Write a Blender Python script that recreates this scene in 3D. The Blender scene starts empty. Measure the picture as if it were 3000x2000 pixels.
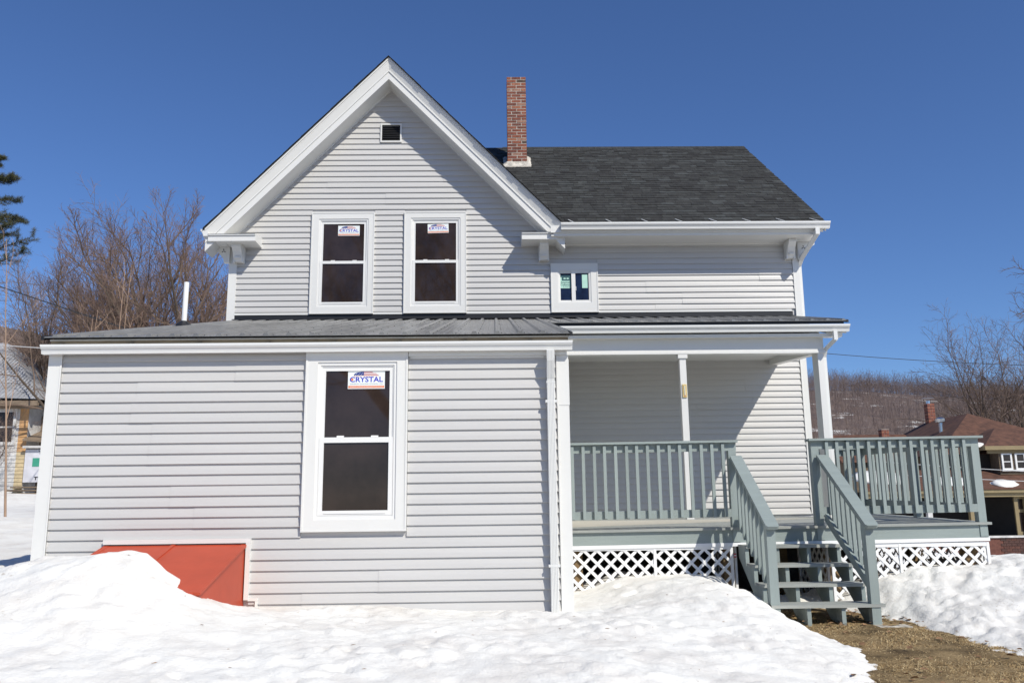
import bpy, math, random
import numpy as np
from mathutils import Matrix, Vector, noise as mnoise

# ------------------------------------------------------------------ camera, sky, sun, exposure
scene = bpy.context.scene
col = scene.collection

def cam_axes(yaw, pitch, roll):
    cy, sy, cp, sp = math.cos(yaw), math.sin(yaw), math.cos(pitch), math.sin(pitch)
    F = Vector((sy * cp, cy * cp, sp)); Rt = Vector((cy, -sy, 0)); U = Rt.cross(F)
    cr, sr = math.cos(roll), math.sin(roll)
    return cr * Rt + sr * U, -sr * Rt + cr * U, F

camd = bpy.data.cameras.new('camera')
camd.sensor_width = 36.0
camd.lens = 2507.0 / 3000.0 * 36.0
camd.clip_start = 0.1
camd.clip_end = 3000.0
cam = bpy.data.objects.new('camera', camd)
col.objects.link(cam)
_R, _U, _F = cam_axes(0.0202, 0.1926, -0.0122)
cam.matrix_world = Matrix(((_R.x, _U.x, -_F.x, 4.3979), (_R.y, _U.y, -_F.y, -8.4661), (_R.z, _U.z, -_F.z, 1.6), (0, 0, 0, 1)))
scene.camera = cam

SUN_DIR = Vector((0.78, -1.0, 1.14)).normalized()          # towards the sun
SUN_EL = math.asin(SUN_DIR.z)
SUN_AZ = math.atan2(SUN_DIR.x, SUN_DIR.y)                   # clockwise from +Y
world = bpy.data.worlds.new('World')
scene.world = world
world.use_nodes = True
wn = world.node_tree
for n in list(wn.nodes):
    wn.nodes.remove(n)
sky = wn.nodes.new('ShaderNodeTexSky')
sky.sky_type = 'NISHITA'
sky.sun_disc = False
sky.sun_elevation = SUN_EL
sky.sun_rotation = SUN_AZ
sky.altitude = 300.0
sky.air_density = 1.0
sky.dust_density = 0.25
sky.ozone_density = 2.2
bg = wn.nodes.new('ShaderNodeBackground')
bg.inputs['Strength'].default_value = 0.08
wo = wn.nodes.new('ShaderNodeOutputWorld')
grade = wn.nodes.new('ShaderNodeMixRGB')
grade.blend_type = 'MULTIPLY'
grade.inputs['Fac'].default_value = 1.0
grade.inputs['Color2'].default_value = (0.77, 1.03, 1.48, 1)
wn.links.new(sky.outputs['Color'], grade.inputs['Color1'])
wn.links.new(grade.outputs['Color'], bg.inputs['Color'])
wn.links.new(bg.outputs['Background'], wo.inputs['Surface'])

sund = bpy.data.lights.new('sun', 'SUN')
sund.energy = 4.7
sund.angle = math.radians(0.53)
sund.color = (1.0, 0.95, 0.85)
sun = bpy.data.objects.new('sun', sund)
col.objects.link(sun)
sun.location = (30, -40, 45)
sun.rotation_euler = SUN_DIR.to_track_quat('Z', 'Y').to_euler()

scene.view_settings.view_transform = 'Standard'
scene.view_settings.look = 'None'
scene.view_settings.exposure = 0.0
scene.view_settings.gamma = 1.0
scene.view_settings.use_curve_mapping = False
scene.render.engine = 'CYCLES'
scene.cycles.use_denoising = True
scene.cycles.max_bounces = 6
scene.cycles.transparent_max_bounces = 8

rng = np.random.default_rng(7)
random.seed(7)
D = 5.804            # plane of the main front wall; the extension's front wall is y = 0
LAP = 0.1016

# ------------------------------------------------------------------ materials
def nt(m):
    return m.node_tree.nodes, m.node_tree.links

def mat(name, base, rough=0.5, var=0.06, vscale=3.0, bump=0.0, bscale=60.0, metal=0.0, spec=0.5, stretch=None, c2=None, coords='Object', objvar=0.0):
    m = bpy.data.materials.new(name)
    m.use_nodes = True
    N, L = nt(m)
    b = N['Principled BSDF']
    b.inputs['Roughness'].default_value = rough
    b.inputs['Metallic'].default_value = metal
    b.inputs['Specular IOR Level'].default_value = spec
    tc = N.new('ShaderNodeTexCoord')
    mp = N.new('ShaderNodeMapping')
    if stretch:
        mp.inputs['Scale'].default_value = stretch
    L.new(tc.outputs[coords], mp.inputs['Vector'])
    ns = N.new('ShaderNodeTexNoise')
    ns.inputs['Scale'].default_value = vscale
    ns.inputs['Detail'].default_value = 6.0
    ns.inputs['Roughness'].default_value = 0.65
    L.new(mp.outputs['Vector'], ns.inputs['Vector'])
    rp = N.new('ShaderNodeValToRGB')
    rp.color_ramp.elements[0].position = 0.3
    rp.color_ramp.elements[1].position = 0.7
    base = np.array(base, float)
    lo = np.clip(base * (1 - var), 0, 1)
    hi = np.clip(np.array(c2, float) if c2 is not None else base * (1 + var), 0, 1)
    rp.color_ramp.elements[0].color = (*lo, 1)
    rp.color_ramp.elements[1].color = (*hi, 1)
    L.new(ns.outputs['Fac'], rp.inputs['Fac'])
    if objvar > 0:
        oi = N.new('ShaderNodeObjectInfo')
        mr = N.new('ShaderNodeMapRange'); mr.inputs['To Min'].default_value = 1 - objvar; mr.inputs['To Max'].default_value = 1 + objvar
        L.new(oi.outputs['Random'], mr.inputs['Value'])
        hv = N.new('ShaderNodeHueSaturation'); L.new(mr.outputs[0], hv.inputs['Value']); L.new(rp.outputs['Color'], hv.inputs['Color'])
        L.new(hv.outputs['Color'], b.inputs['Base Color'])
    else:
        L.new(rp.outputs['Color'], b.inputs['Base Color'])
    if bump > 0:
        n2 = N.new('ShaderNodeTexNoise')
        n2.inputs['Scale'].default_value = bscale
        n2.inputs['Detail'].default_value = 5.0
        L.new(mp.outputs['Vector'], n2.inputs['Vector'])
        bp = N.new('ShaderNodeBump')
        bp.inputs['Strength'].default_value = bump
        bp.inputs['Distance'].default_value = 0.02
        L.new(n2.outputs['Fac'], bp.inputs['Height'])
        L.new(bp.outputs['Normal'], b.inputs['Normal'])
    return m

M = {}
M['vinyl'] = mat('grey_vinyl', (0.512, 0.503, 0.487), 0.45, 0.03, 0.8, 0.06, 90, stretch=(0.6, 1, 3), objvar=0.012)
M['trim'] = mat('white_trim', (0.69, 0.685, 0.655), 0.38, 0.02, 1.5)
M['gutter'] = mat('white_gutter', (0.70, 0.70, 0.675), 0.28, 0.03, 1.2, spec=0.55)
M['sash'] = mat('white_sash', (0.74, 0.735, 0.71), 0.3, 0.02, 2.0)
M['glass'] = mat('dark_window_glass', (0.032, 0.0215, 0.0175), 0.03, 0.45, 1.6, spec=0.42)
M['glasssky'] = mat('sky_reflection_glass', (0.012, 0.022, 0.055), 0.03, 0.5, 2.5, spec=0.6)  # blue sky reflection put into the pane colour; the glass is clear
M['black'] = mat('black_flashing', (0.016, 0.016, 0.017), 0.42, 0.2, 4)
M['metalroof'] = mat('charcoal_metal_roof', (0.165, 0.163, 0.156), 0.30, 0.28, 2.4, 0.05, 14, metal=0.0, spec=0.9)
M['shingle'] = [mat('shingle_tone_%d' % i, c, 0.92, 0.3, 9.0, 0.5, 260, spec=0.2) for i, c in enumerate(
    [(0.042, 0.043, 0.042), (0.052, 0.054, 0.052), (0.046, 0.047, 0.045), (0.062, 0.066, 0.065), (0.036, 0.036, 0.035)])]
M['brick'] = [mat('brick_tone_%d' % i, c, 0.9, 0.3, 22.0, 0.5, 120, spec=0.2) for i, c in enumerate(
    [(0.27, 0.098, 0.062), (0.22, 0.08, 0.055), (0.33, 0.14, 0.085), (0.17, 0.068, 0.05), (0.095, 0.066, 0.052), (0.32, 0.18, 0.13)])]
M['mortar'] = mat('pale_mortar', (0.44, 0.405, 0.35), 0.95, 0.25, 14, 0.4, 90, spec=0.2)
M['cement'] = mat('cement_cap', (0.50, 0.47, 0.41), 0.95, 0.35, 9, 0.5, 60, spec=0.2)
M['deck'] = mat('grey_green_paint', (0.258, 0.302, 0.288), 0.55, 0.07, 3.0, 0.22, 60, stretch=(0.5, 5, 5), objvar=0.06)
M['deckv'] = mat('grey_green_paint_upright', (0.258, 0.302, 0.288), 0.55, 0.07, 3.0, 0.18, 60, stretch=(5, 5, 0.5), objvar=0.07)
M['deckfloor'] = mat('worn_grey_deck_boards', (0.27, 0.295, 0.285), 0.6, 0.16, 3.5, 0.15, 60, stretch=(0.35, 6, 6), c2=(0.38, 0.385, 0.345), objvar=0.08)
M['rawwood'] = mat('raw_joist_wood', (0.24, 0.16, 0.08), 0.8, 0.3, 4, stretch=(0.6, 5, 5))
M['beige'] = mat('beige_board', (0.50, 0.475, 0.41), 0.6, 0.06, 3, stretch=(0.4, 4, 4))
M['lattice'] = mat('white_lattice', (0.82, 0.82, 0.81), 0.4, 0.03, 3)
M['red'] = mat('red_painted_steel', (0.44, 0.066, 0.030), 0.5, 0.10, 2.2, 0.05, 25, spec=0.3)
M['pvc'] = mat('white_pvc', (0.82, 0.82, 0.80), 0.35, 0.02, 3)
M['tanwood'] = mat('tan_fascia_wood', (0.33, 0.26, 0.17), 0.7, 0.3, 6, stretch=(0.7, 4, 4))
M['steel'] = mat('bright_steel', (0.6, 0.61, 0.62), 0.25, 0.05, 5, metal=1.0)
M['brass'] = mat('yellowed_plastic', (0.62, 0.47, 0.20), 0.45, 0.15, 30)
M['leaf'] = mat('dead_leaf', (0.20, 0.10, 0.045), 0.8, 0.5, 8, c2=(0.34, 0.2, 0.1), coords='Object')
M['bark'] = mat('grey_brown_bark', (0.105, 0.082, 0.064), 0.9, 0.35, 3.0, 0.4, 25, spec=0.15)
M['limb'] = mat('limb_bark', (0.15, 0.108, 0.082), 0.9, 0.3, 1.5, spec=0.15)
M['twig'] = mat('reddish_twigs', (0.215, 0.145, 0.115), 0.85, 0.25, 0.7, spec=0.15)
M['twig2'] = mat('grey_brown_twigs', (0.205, 0.15, 0.122), 0.85, 0.25, 0.5, spec=0.15)
M['farwood'] = mat('far_twigs', (0.245, 0.17, 0.135), 0.9, 0.4, 0.08, spec=0.1, c2=(0.38, 0.29, 0.24))
M['sapling'] = mat('tan_sapling_bark', (0.34, 0.235, 0.165), 0.8, 0.2, 2.0, spec=0.2)
M['pinebark'] = mat('pine_bark', (0.09, 0.065, 0.05), 0.9, 0.3, 4, spec=0.15)
M['needle'] = mat('pine_needles', (0.045, 0.062, 0.028), 0.7, 0.4, 0.6, spec=0.3, c2=(0.105, 0.10, 0.045))
M['wire'] = mat('black_cable', (0.02, 0.02, 0.021), 0.5, 0.1, 3)
M['wirel'] = mat('grey_cable', (0.5, 0.5, 0.5), 0.5, 0.1, 3)
# print colours
M['p_white'] = mat('print_white', (0.76, 0.80, 0.78), 0.4, 0.03, 8)
M['p_grey'] = mat('print_grey', (0.52, 0.58, 0.57), 0.4, 0.03, 8)
M['p_blue'] = mat('print_blue', (0.03, 0.035, 0.45), 0.4, 0.05, 8)
M['p_navy'] = mat('print_navy', (0.03, 0.05, 0.22), 0.4, 0.05, 8)
M['p_red'] = mat('print_red', (0.48, 0.04, 0.045), 0.4, 0.05, 8)
M['p_orange'] = mat('print_orange', (0.75, 0.22, 0.09), 0.4, 0.05, 8)
M['p_green'] = mat('print_green', (0.42, 0.66, 0.55), 0.4, 0.05, 8)
M['p_dkgreen'] = mat('print_dark_green', (0.03, 0.09, 0.10), 0.4, 0.05, 8)
M['p_black'] = mat('print_black', (0.02, 0.02, 0.02), 0.4, 0.05, 8)

def snow_material(name, dirty=0.25, patch=False):
    m = bpy.data.materials.new(name); m.use_nodes = True
    N, L = nt(m); b = N['Principled BSDF']
    b.inputs['Roughness'].default_value = 0.6
    b.inputs['Specular IOR Level'].default_value = 0.25
    tc = N.new('ShaderNodeTexCoord')
    n1 = N.new('ShaderNodeTexNoise'); n1.inputs['Scale'].default_value = 1.6; n1.inputs['Detail'].default_value = 8; n1.inputs['Roughness'].default_value = 0.7
    L.new(tc.outputs['Object'], n1.inputs['Vector'])
    r1 = N.new('ShaderNodeValToRGB')
    r1.color_ramp.elements[0].position = 0.36; r1.color_ramp.elements[0].color = (0.68, 0.655, 0.61, 1)
    r1.color_ramp.elements[1].position = 0.56; r1.color_ramp.elements[1].color = (0.785, 0.775, 0.73, 1)
    L.new(n1.outputs['Fac'], r1.inputs['Fac'])
    # specks of dirt and bark
    n2 = N.new('ShaderNodeTexNoise'); n2.inputs['Scale'].default_value = 26.0; n2.inputs['Detail'].default_value = 3
    L.new(tc.outputs['Object'], n2.inputs['Vector'])
    n3 = N.new('ShaderNodeTexNoise'); n3.inputs['Scale'].default_value = 0.9; n3.inputs['Detail'].default_value = 3
    L.new(tc.outputs['Object'], n3.inputs['Vector'])
    mul = N.new('ShaderNodeMath'); mul.operation = 'MULTIPLY'
    L.new(n2.outputs['Fac'], mul.inputs[0]); L.new(n3.outputs['Fac'], mul.inputs[1])
    r2 = N.new('ShaderNodeValToRGB')
    r2.color_ramp.elements[0].position = 0.385; r2.color_ramp.elements[0].color = (0, 0, 0, 1)
    r2.color_ramp.elements[1].position = 0.47; r2.color_ramp.elements[1].color = (dirty, dirty, dirty, 1)
    L.new(mul.outputs[0], r2.inputs['Fac'])
    mx = N.new('ShaderNodeMixRGB'); mx.inputs['Color2'].default_value = (0.34, 0.27, 0.19, 1)
    L.new(r2.outputs['Color'], mx.inputs['Fac']); L.new(r1.outputs['Color'], mx.inputs['Color1'])
    out = mx.outputs['Color']
    if patch:
        n4 = N.new('ShaderNodeTexNoise'); n4.inputs['Scale'].default_value = 0.055; n4.inputs['Detail'].default_value = 9; n4.inputs['Roughness'].default_value = 0.7
        L.new(tc.outputs['Object'], n4.inputs['Vector'])
        sep = N.new('ShaderNodeSeparateXYZ'); L.new(tc.outputs['Object'], sep.inputs[0])
        mr = N.new('ShaderNodeMapRange'); mr.inputs['From Min'].default_value = 45; mr.inputs['From Max'].default_value = 100
        mr.inputs['To Min'].default_value = -0.5; mr.inputs['To Max'].default_value = 0.13
        L.new(sep.outputs['Y'], mr.inputs['Value'])
        mr2 = N.new('ShaderNodeMapRange'); mr2.inputs['From Min'].default_value = -6; mr2.inputs['From Max'].default_value = -14
        mr2.inputs['To Min'].default_value = 0.0; mr2.inputs['To Max'].default_value = 0.72
        L.new(sep.outputs['Y'], mr2.inputs['Value'])  # unseen ground behind the viewer turned brown to cut snow bounce on the house
        ad0 = N.new('ShaderNodeMath'); ad0.operation = 'ADD'
        L.new(mr.outputs[0], ad0.inputs[0]); L.new(mr2.outputs[0], ad0.inputs[1]); mr = ad0
        ad = N.new('ShaderNodeMath'); ad.operation = 'ADD'
        L.new(n4.outputs['Fac'], ad.inputs[0]); L.new(mr.outputs[0], ad.inputs[1])
        r4 = N.new('ShaderNodeValToRGB'); r4.color_ramp.elements[0].position = 0.50; r4.color_ramp.elements[1].position = 0.56
        L.new(ad.outputs[0], r4.inputs['Fac'])
        m2 = N.new('ShaderNodeMixRGB'); m2.inputs['Color2'].default_value = (0.15, 0.11, 0.088, 1)
        L.new(r4.outputs['Color'], m2.inputs['Fac']); L.new(out, m2.inputs['Color1'])
        out = m2.outputs['Color']
    L.new(out, b.inputs['Base Color'])
    n5 = N.new('ShaderNodeTexNoise'); n5.inputs['Scale'].default_value = 30.0; n5.inputs['Detail'].default_value = 8; n5.inputs['Roughness'].default_value = 0.62
    L.new(tc.outputs['Object'], n5.inputs['Vector'])
    bp = N.new('ShaderNodeBump'); bp.inputs['Strength'].default_value = 0.5; bp.inputs['Distance'].default_value = 0.02
    L.new(n5.outputs['Fac'], bp.inputs['Height']); L.new(bp.outputs['Normal'], b.inputs['Normal'])
    return m

M['snow'] = snow_material('old_granular_snow', 0.5)
M['terrain'] = snow_material('snowy_ground_and_leaf_litter', 0.2, True)
M['dirt'] = mat('matted_dead_grass_soil', (0.12, 0.083, 0.047), 0.95, 0.55, 2.2, 0.9, 45, spec=0.1, c2=(0.36, 0.26, 0.135))
M['straw'] = [mat('dry_grass_%d' % i, c, 0.8, 0.3, 3, spec=0.15) for i, c in enumerate([(0.40, 0.28, 0.135), (0.22, 0.145, 0.07), (0.52, 0.40, 0.22)])]

# ------------------------------------------------------------------ mesh helpers
class MB:
    def __init__(self):
        self.v = []; self.f = []; self.m = []; self.n = 0
    def add(self, verts, faces, mi=0):
        self.v.extend([tuple(float(c) for c in p) for p in verts])
        self.f.extend([tuple(i + self.n for i in fc) for fc in faces]); self.m.extend([mi] * len(faces))
        self.n += len(verts)
        return self
    def box(self, x0, x1, y0, y1, z0, z1, mi=0):
        return self.add([(x0, y0, z0), (x1, y0, z0), (x1, y1, z0), (x0, y1, z0), (x0, y0, z1), (x1, y0, z1), (x1, y1, z1), (x0, y1, z1)],
                        [(0, 3, 2, 1), (4, 5, 6, 7), (0, 1, 5, 4), (1, 2, 6, 5), (2, 3, 7, 6), (3, 0, 4, 7)], mi)
    def hexa(self, p, mi=0):          # eight corners: bottom ring then top ring
        return self.add(p, [(0, 3, 2, 1), (4, 5, 6, 7), (0, 1, 5, 4), (1, 2, 6, 5), (2, 3, 7, 6), (3, 0, 4, 7)], mi)
    def extrude(self, poly, fn, a, b, mi=0):   # poly: 2-D points; fn(p, t) -> 3-D point
        n = len(poly)
        vs = [fn(p, a) for p in poly] + [fn(p, b) for p in poly]
        fs = [(i, (i + 1) % n, n + (i + 1) % n, n + i) for i in range(n)]
        fs += [tuple(range(n - 1, -1, -1)), tuple(range(n, 2 * n))]
        return self.add(vs, fs, mi)
    def xprism(self, poly, x0, x1, mi=0):      # poly in (y, z)
        return self.extrude(poly, lambda p, t: (t, p[0], p[1]), x0, x1, mi)
    def yprism(self, poly, y0, y1, mi=0):      # poly in (x, z)
        return self.extrude(poly, lambda p, t: (p[0], t, p[1]), y0, y1, mi)
    def zprism(self, poly, z0, z1, mi=0):
        return self.extrude(poly, lambda p, t: (p[0], p[1], t), z0, z1, mi)
    def bar(self, p, q, w, h, up=(0, 0, 1), mi=0):
        p = Vector(p); q = Vector(q); d = (q - p).normalized(); s = d.cross(Vector(up)).normalized(); u = s.cross(d)
        pts = []
        for c in (p, q):
            pts += [c - s * w / 2 - u * h / 2, c + s * w / 2 - u * h / 2, c + s * w / 2 + u * h / 2, c - s * w / 2 + u * h / 2]
        return self.hexa(pts, mi)
    def tube(self, path, r, n=8, mi=0, caps=True):
        P = [Vector(p) for p in path]; rs = r if hasattr(r, '__len__') else [r] * len(P)
        vs = []; ref = Vector((0.3, 0.5, 0.81)).normalized()
        for i, p in enumerate(P):
            d = (P[min(i + 1, len(P) - 1)] - P[max(i - 1, 0)]).normalized()
            s = d.cross(ref).normalized(); u = s.cross(d)
            for k in range(n):
                a = 2 * math.pi * k / n
                vs.append(p + (s * math.cos(a) + u * math.sin(a)) * rs[i])
        fs = []
        for i in range(len(P) - 1):
            for k in range(n):
                fs.append((i * n + k, i * n + (k + 1) % n, (i + 1) * n + (k + 1) % n, (i + 1) * n + k))
        if caps:
            fs += [tuple(range(n - 1, -1, -1)), tuple(range((len(P) - 1) * n, len(P) * n))]
        return self.add(vs, fs, mi)
    def build(self, name, mats, parent=None, smooth=False, warp=None):
        if not isinstance(mats, (list, tuple)):
            mats = [mats]
        v = self.v if warp is None else [warp(p) for p in self.v]
        off = wloc(parent)
        me = bpy.data.meshes.new(name)
        me.from_pydata([(p[0] - off[0], p[1] - off[1], p[2] - off[2]) for p in v], [], self.f)
        for mm in mats:
            me.materials.append(mm)
        if len(mats) > 1:
            me.polygons.foreach_set('material_index', self.m)
        if smooth:
            me.polygons.foreach_set('use_smooth', [True] * len(me.polygons))
        o = bpy.data.objects.new(name, me)
        col.objects.link(o)
        if parent is not None:
            o.parent = parent
        return o

def wloc(o):
    p = Vector((0, 0, 0))
    while o is not None:
        p = p + Vector(o.location); o = o.parent
    return p

def tag(o, label, cat, group=None, kind=None):
    if label: o['label'] = label
    if cat: o['category'] = cat
    if group: o['group'] = group
    if kind: o['kind'] = kind
    return o

def thing(name, loc, label, cat, group=None):
    o = bpy.data.objects.new(name, None)
    o.empty_display_size = 0.3
    o.location = loc
    col.objects.link(o)
    return tag(o, label, cat, group)

def np_mesh(name, V, F, mats, parent=None, mi=None, smooth=False):
    """fast mesh from arrays; F is (n,3) or (n,4)"""
    me = bpy.data.meshes.new(name)
    V = np.asarray(V, np.float32); F = np.asarray(F, np.int32)
    k = F.shape[1]
    me.vertices.add(len(V)); me.vertices.foreach_set('co', V.ravel())
    me.loops.add(F.size); me.loops.foreach_set('vertex_index', F.ravel())
    me.polygons.add(len(F)); me.polygons.foreach_set('loop_start', np.arange(0, F.size, k, dtype=np.int32))
    try:
        me.polygons.foreach_set('loop_total', np.full(len(F), k, np.int32))
    except Exception:
        pass
    for mm in (mats if isinstance(mats, (list, tuple)) else [mats]):
        me.materials.append(mm)
    if mi is not None:
        me.polygons.foreach_set('material_index', np.asarray(mi, np.int32))
    me.polygons.foreach_set('use_smooth', np.full(len(F), bool(smooth)))
    me.update(calc_edges=True); me.validate()
    o = bpy.data.objects.new(name, me); col.objects.link(o)
    if parent is not None: o.parent = parent
    return o

def text_mesh(txt, size, bold=0.0, extr=0.0, sx=1.0):
    cu = bpy.data.curves.new('lettering', 'FONT')
    cu.body = txt; cu.size = size; cu.offset = bold; cu.extrude = extr; cu.align_x = 'CENTER'; cu.align_y = 'CENTER'; cu.resolution_u = 3
    o = bpy.data.objects.new('lettering', cu); col.objects.link(o)
    dg = bpy.context.evaluated_depsgraph_get(); dg.update()
    me = bpy.data.meshes.new_from_object(o.evaluated_get(dg))
    vs = [(v.co.x * sx, v.co.y) for v in me.vertices]; fs = [tuple(p.vertices) for p in me.polygons]
    bpy.data.objects.remove(o); bpy.data.curves.remove(cu); bpy.data.meshes.remove(me)
    if vs:
        a = np.array(vs); c = (a.max(0) + a.min(0)) / 2; vs = [tuple(p) for p in (a - c)]
    return vs, fs

def sstep(t):
    t = np.clip(t, 0, 1)
    return t * t * (3 - 2 * t)

# ------------------------------------------------------------------ the land
def land(X, Y):
    X = np.asarray(X, float); Y = np.asarray(Y, float)
    z = 0.36 + 0 * X
    z = z + 0.55 * sstep((0.5 - X) / 4.5) + 0.055 * np.clip(Y - 3, 0, 40) * sstep((1 - X) / 8)
    z = z - 2.0 * sstep((X - 11) / 22)
    z = z - 0.03 * np.clip(-Y - 1, 0, 20)
    z = z + 70 * sstep((Y - 130) / 420) * sstep((X + 40) / 120) * (1 - 0.06 * np.sin(X / 47.0 + 1.0))
    z = z + 34 * sstep((Y - 42) / 120) * sstep((-X - 30) / 60)
    return z

rr = np.concatenate([np.linspace(0, 20, 21), np.geomspace(21, 900, 70)])
aa = np.linspace(0, 2 * np.pi, 181)[:-1]
RR, AA = np.meshgrid(rr, aa, indexing='ij')
GX = 5 + RR * np.cos(AA); GY = RR * np.sin(AA)
GZ = land(GX, GY) - 0.05 + np.where(RR > 30, 0.4 * np.sin(GX * 0.31) * np.cos(GY * 0.27), 0)
idx = np.arange(RR.size).reshape(RR.shape)
nxt = np.roll(idx, -1, axis=1)
F = np.stack([idx[:-1], nxt[:-1], nxt[1:], idx[1:]], -1).reshape(-1, 4)[:, ::-1]
g = np_mesh('ground', np.stack([GX.ravel(), GY.ravel(), GZ.ravel()], 1), F, M['terrain'], smooth=True)
tag(g, 'snowy rising ground that runs from the yard up to the wooded hill', 'ground', kind='structure')

def grid_noise(X, Y, scale, octaves, seed, rough=0.5):
    out = np.empty(X.size); xs = X.ravel(); ys = Y.ravel()
    for i in range(xs.size):
        out[i] = mnoise.fractal((xs[i] * scale + seed, ys[i] * scale - seed, seed * 0.37), 1.0 - rough + 0.4, 2.0, octaves)
    return out.reshape(X.shape)

# lawn patch in front of the stairs
lx = np.linspace(5.0, 13.0, 110); ly = np.linspace(-8.6, 6.5, 170)
LX, LY = np.meshgrid(lx, ly)
def lawn_z(X, Y):
    return 0.435 - 0.03 * np.clip(0.45 - Y, -0.6, 20) - 0.035 * np.clip(X - 8.5, 0, 10)
LZ = lawn_z(LX, LY) + 0.018 * grid_noise(LX, LY, 2.2, 4, 3.0)
ii = np.arange(LX.size).reshape(LX.shape)
F = np.stack([ii[:-1, :-1], ii[:-1, 1:], ii[1:, 1:], ii[1:, :-1]], -1).reshape(-1, 4)
o = np_mesh('lawn', np.stack([LX.ravel(), LY.ravel(), LZ.ravel()], 1), F, M['dirt'], smooth=True)
tag(o, 'bare thawed lawn of matted dead grass in front of the stairs', 'lawn', kind='structure')

# ---- snow: a height sheet through known heights (x, y, z)
SP = [
 # against the extension's front wall, left to right
 (-0.9,-0.3,1.02),(0.05,-0.15,1.13),(0.30,-0.3,1.17),(0.34,-0.7,1.19),(0.58,-1.0,1.215),(0.82,-1.05,1.25),(1.11,-1.05,1.285),(1.32,-1.06,1.30),(1.48,-1.07,1.275),(1.60,-1.09,1.20),(1.66,-1.12,1.11),(1.76,-1.18,1.005),
 (1.98,-1.32,0.965),(2.15,-1.0,0.83),(2.25,-0.5,0.765),(2.12,-0.05,0.715),(2.62,-0.05,0.725),(3.2,-0.05,0.70),(3.9,-0.05,0.675),(4.5,-0.05,0.655),(5.1,-0.05,0.625),
 (1.75,-0.5,0.75),(1.85,-0.06,0.68),(1.55,-0.5,0.95),(1.2,-0.3,1.15),(0.8,-0.3,1.16),(2.04,-0.6,0.80),
 # front slope of the bank
 (0.2,-1.6,1.02),(1.1,-1.7,1.10),(1.7,-1.75,0.95),(2.6,-1.3,0.74),(3.6,-1.2,0.69),(4.6,-1.2,0.67),(5.4,-1.1,0.66),(6.0,-1.3,0.60),
 (-0.6,-2.2,0.92),(0.8,-2.4,0.83),(2.0,-2.6,0.70),(3.2,-2.6,0.64),(4.4,-2.6,0.61),(5.4,-2.6,0.56),(6.2,-2.5,0.45),(6.7,-2.3,0.37),
 (0.5,-4.2,0.62),(2.5,-4.2,0.52),(4.5,-4.4,0.46),(6.0,-4.2,0.36),(6.8,-4.0,0.28),(0,-7,0.4),(4,-7.5,0.30),(6.5,-7,0.18),(8,-6,0.10),
 # bank in the corner between the extension and the stairs
 (5.25,0.5,0.62),(5.2,1.35,0.655),(5.47,1.35,0.715),(5.80,1.35,0.84),(6.10,1.32,0.835),(6.50,1.30,0.885),(6.85,1.28,0.875),(6.98,1.25,0.76),(7.06,1.2,0.62),
 (5.8,0.5,0.72),(6.3,0.5,0.83),(6.7,0.5,0.84),(6.95,0.45,0.75),(7.06,0.3,0.63),(7.2,0.2,0.55),(7.32,0.15,0.41),(6.0,-0.3,0.70),(6.5,-0.3,0.72),(6.9,-0.2,0.66),(7.25,-0.25,0.485),(7.4,-0.3,0.36),
 (6.6,-1.0,0.60),(7.1,-0.9,0.50),(7.5,-0.95,0.395),(7.68,-1.0,0.31),(7.1,-1.6,0.43),(7.35,-1.7,0.33),(6.9,-2.0,0.41),(7.15,-2.2,0.30),
 # bare lawn lane
 (7.7,0.2,0.25),(7.8,-0.5,0.22),(8.0,-1.2,0.20),(7.7,-2.5,0.15),(8.2,-3,0.12),(9,-3,0.15),(8.1,0.5,0.28),(10,-3.5,0.1),(11.5,-4,0.05),(7.6,1.2,0.2),
 # right bank in front of the deck
 (8.42,0.72,0.44),(8.36,0.35,0.33),(8.48,1.25,0.62),(8.67,1.3,0.78),(9.07,1.3,0.845),(9.5,1.3,0.90),(9.92,1.3,0.95),(10.4,1.3,1.0),(8.75,0.7,0.64),(9.2,0.6,0.72),(9.8,0.6,0.80),(10.5,0.5,0.86),
 (8.55,0.0,0.41),(8.45,-0.5,0.37),(8.9,-0.3,0.50),(9.5,-0.3,0.58),(10.2,-0.4,0.62),(8.4,-1.0,0.355),(8.75,-0.9,0.42),(9.2,-1.1,0.42),(9.8,-1.2,0.44),(8.5,-1.35,0.33),(8.8,-1.6,0.31),(9.4,-1.9,0.30),(10.2,-2.2,0.30),(11.5,-2.5,0.26),
 (11.5,0.5,0.75),(11.2,1.6,0.95),(11,3,0.85),(13,3,0.55),(13,0,0.45),(13,-3,0.1),(13,6,0.45),(11,6,0.75),(10.6,2.4,0.93),
 # yard on the left
 (-2,0.5,1.05),(-2,3,1.08),(-2,6,1.15),(-4,1,1.05),(-4,5,1.18),(-6,3,1.10),(-7,7,1.45),(-4,8.5,1.45),(-8.5,0,1.0),(-3,-2.5,0.90),(-6,-3,0.85),(-8,-6,0.5),(-3,-6,0.5),(-8.8,8.5,1.75),(-2,8.5,1.4),(-5.5,7.5,1.45),(-8.0,5.5,1.45),
]
S = np.array(SP)
def rbf_fit(P, z, lam=1e-3):
    d = np.hypot(P[:, None, 0] - P[None, :, 0], P[:, None, 1] - P[None, :, 1])
    A = np.zeros((len(P) + 3, len(P) + 3)); n = len(P)
    A[:n, :n] = d - lam * np.eye(n); A[:n, n] = 1; A[:n, n + 1:] = P; A[n, :n] = 1; A[n + 1:, :n] = P.T
    return np.linalg.solve(A, np.concatenate([z, [0, 0, 0]]))
SW = rbf_fit(S[:, :2], S[:, 2], 0.02)
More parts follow.
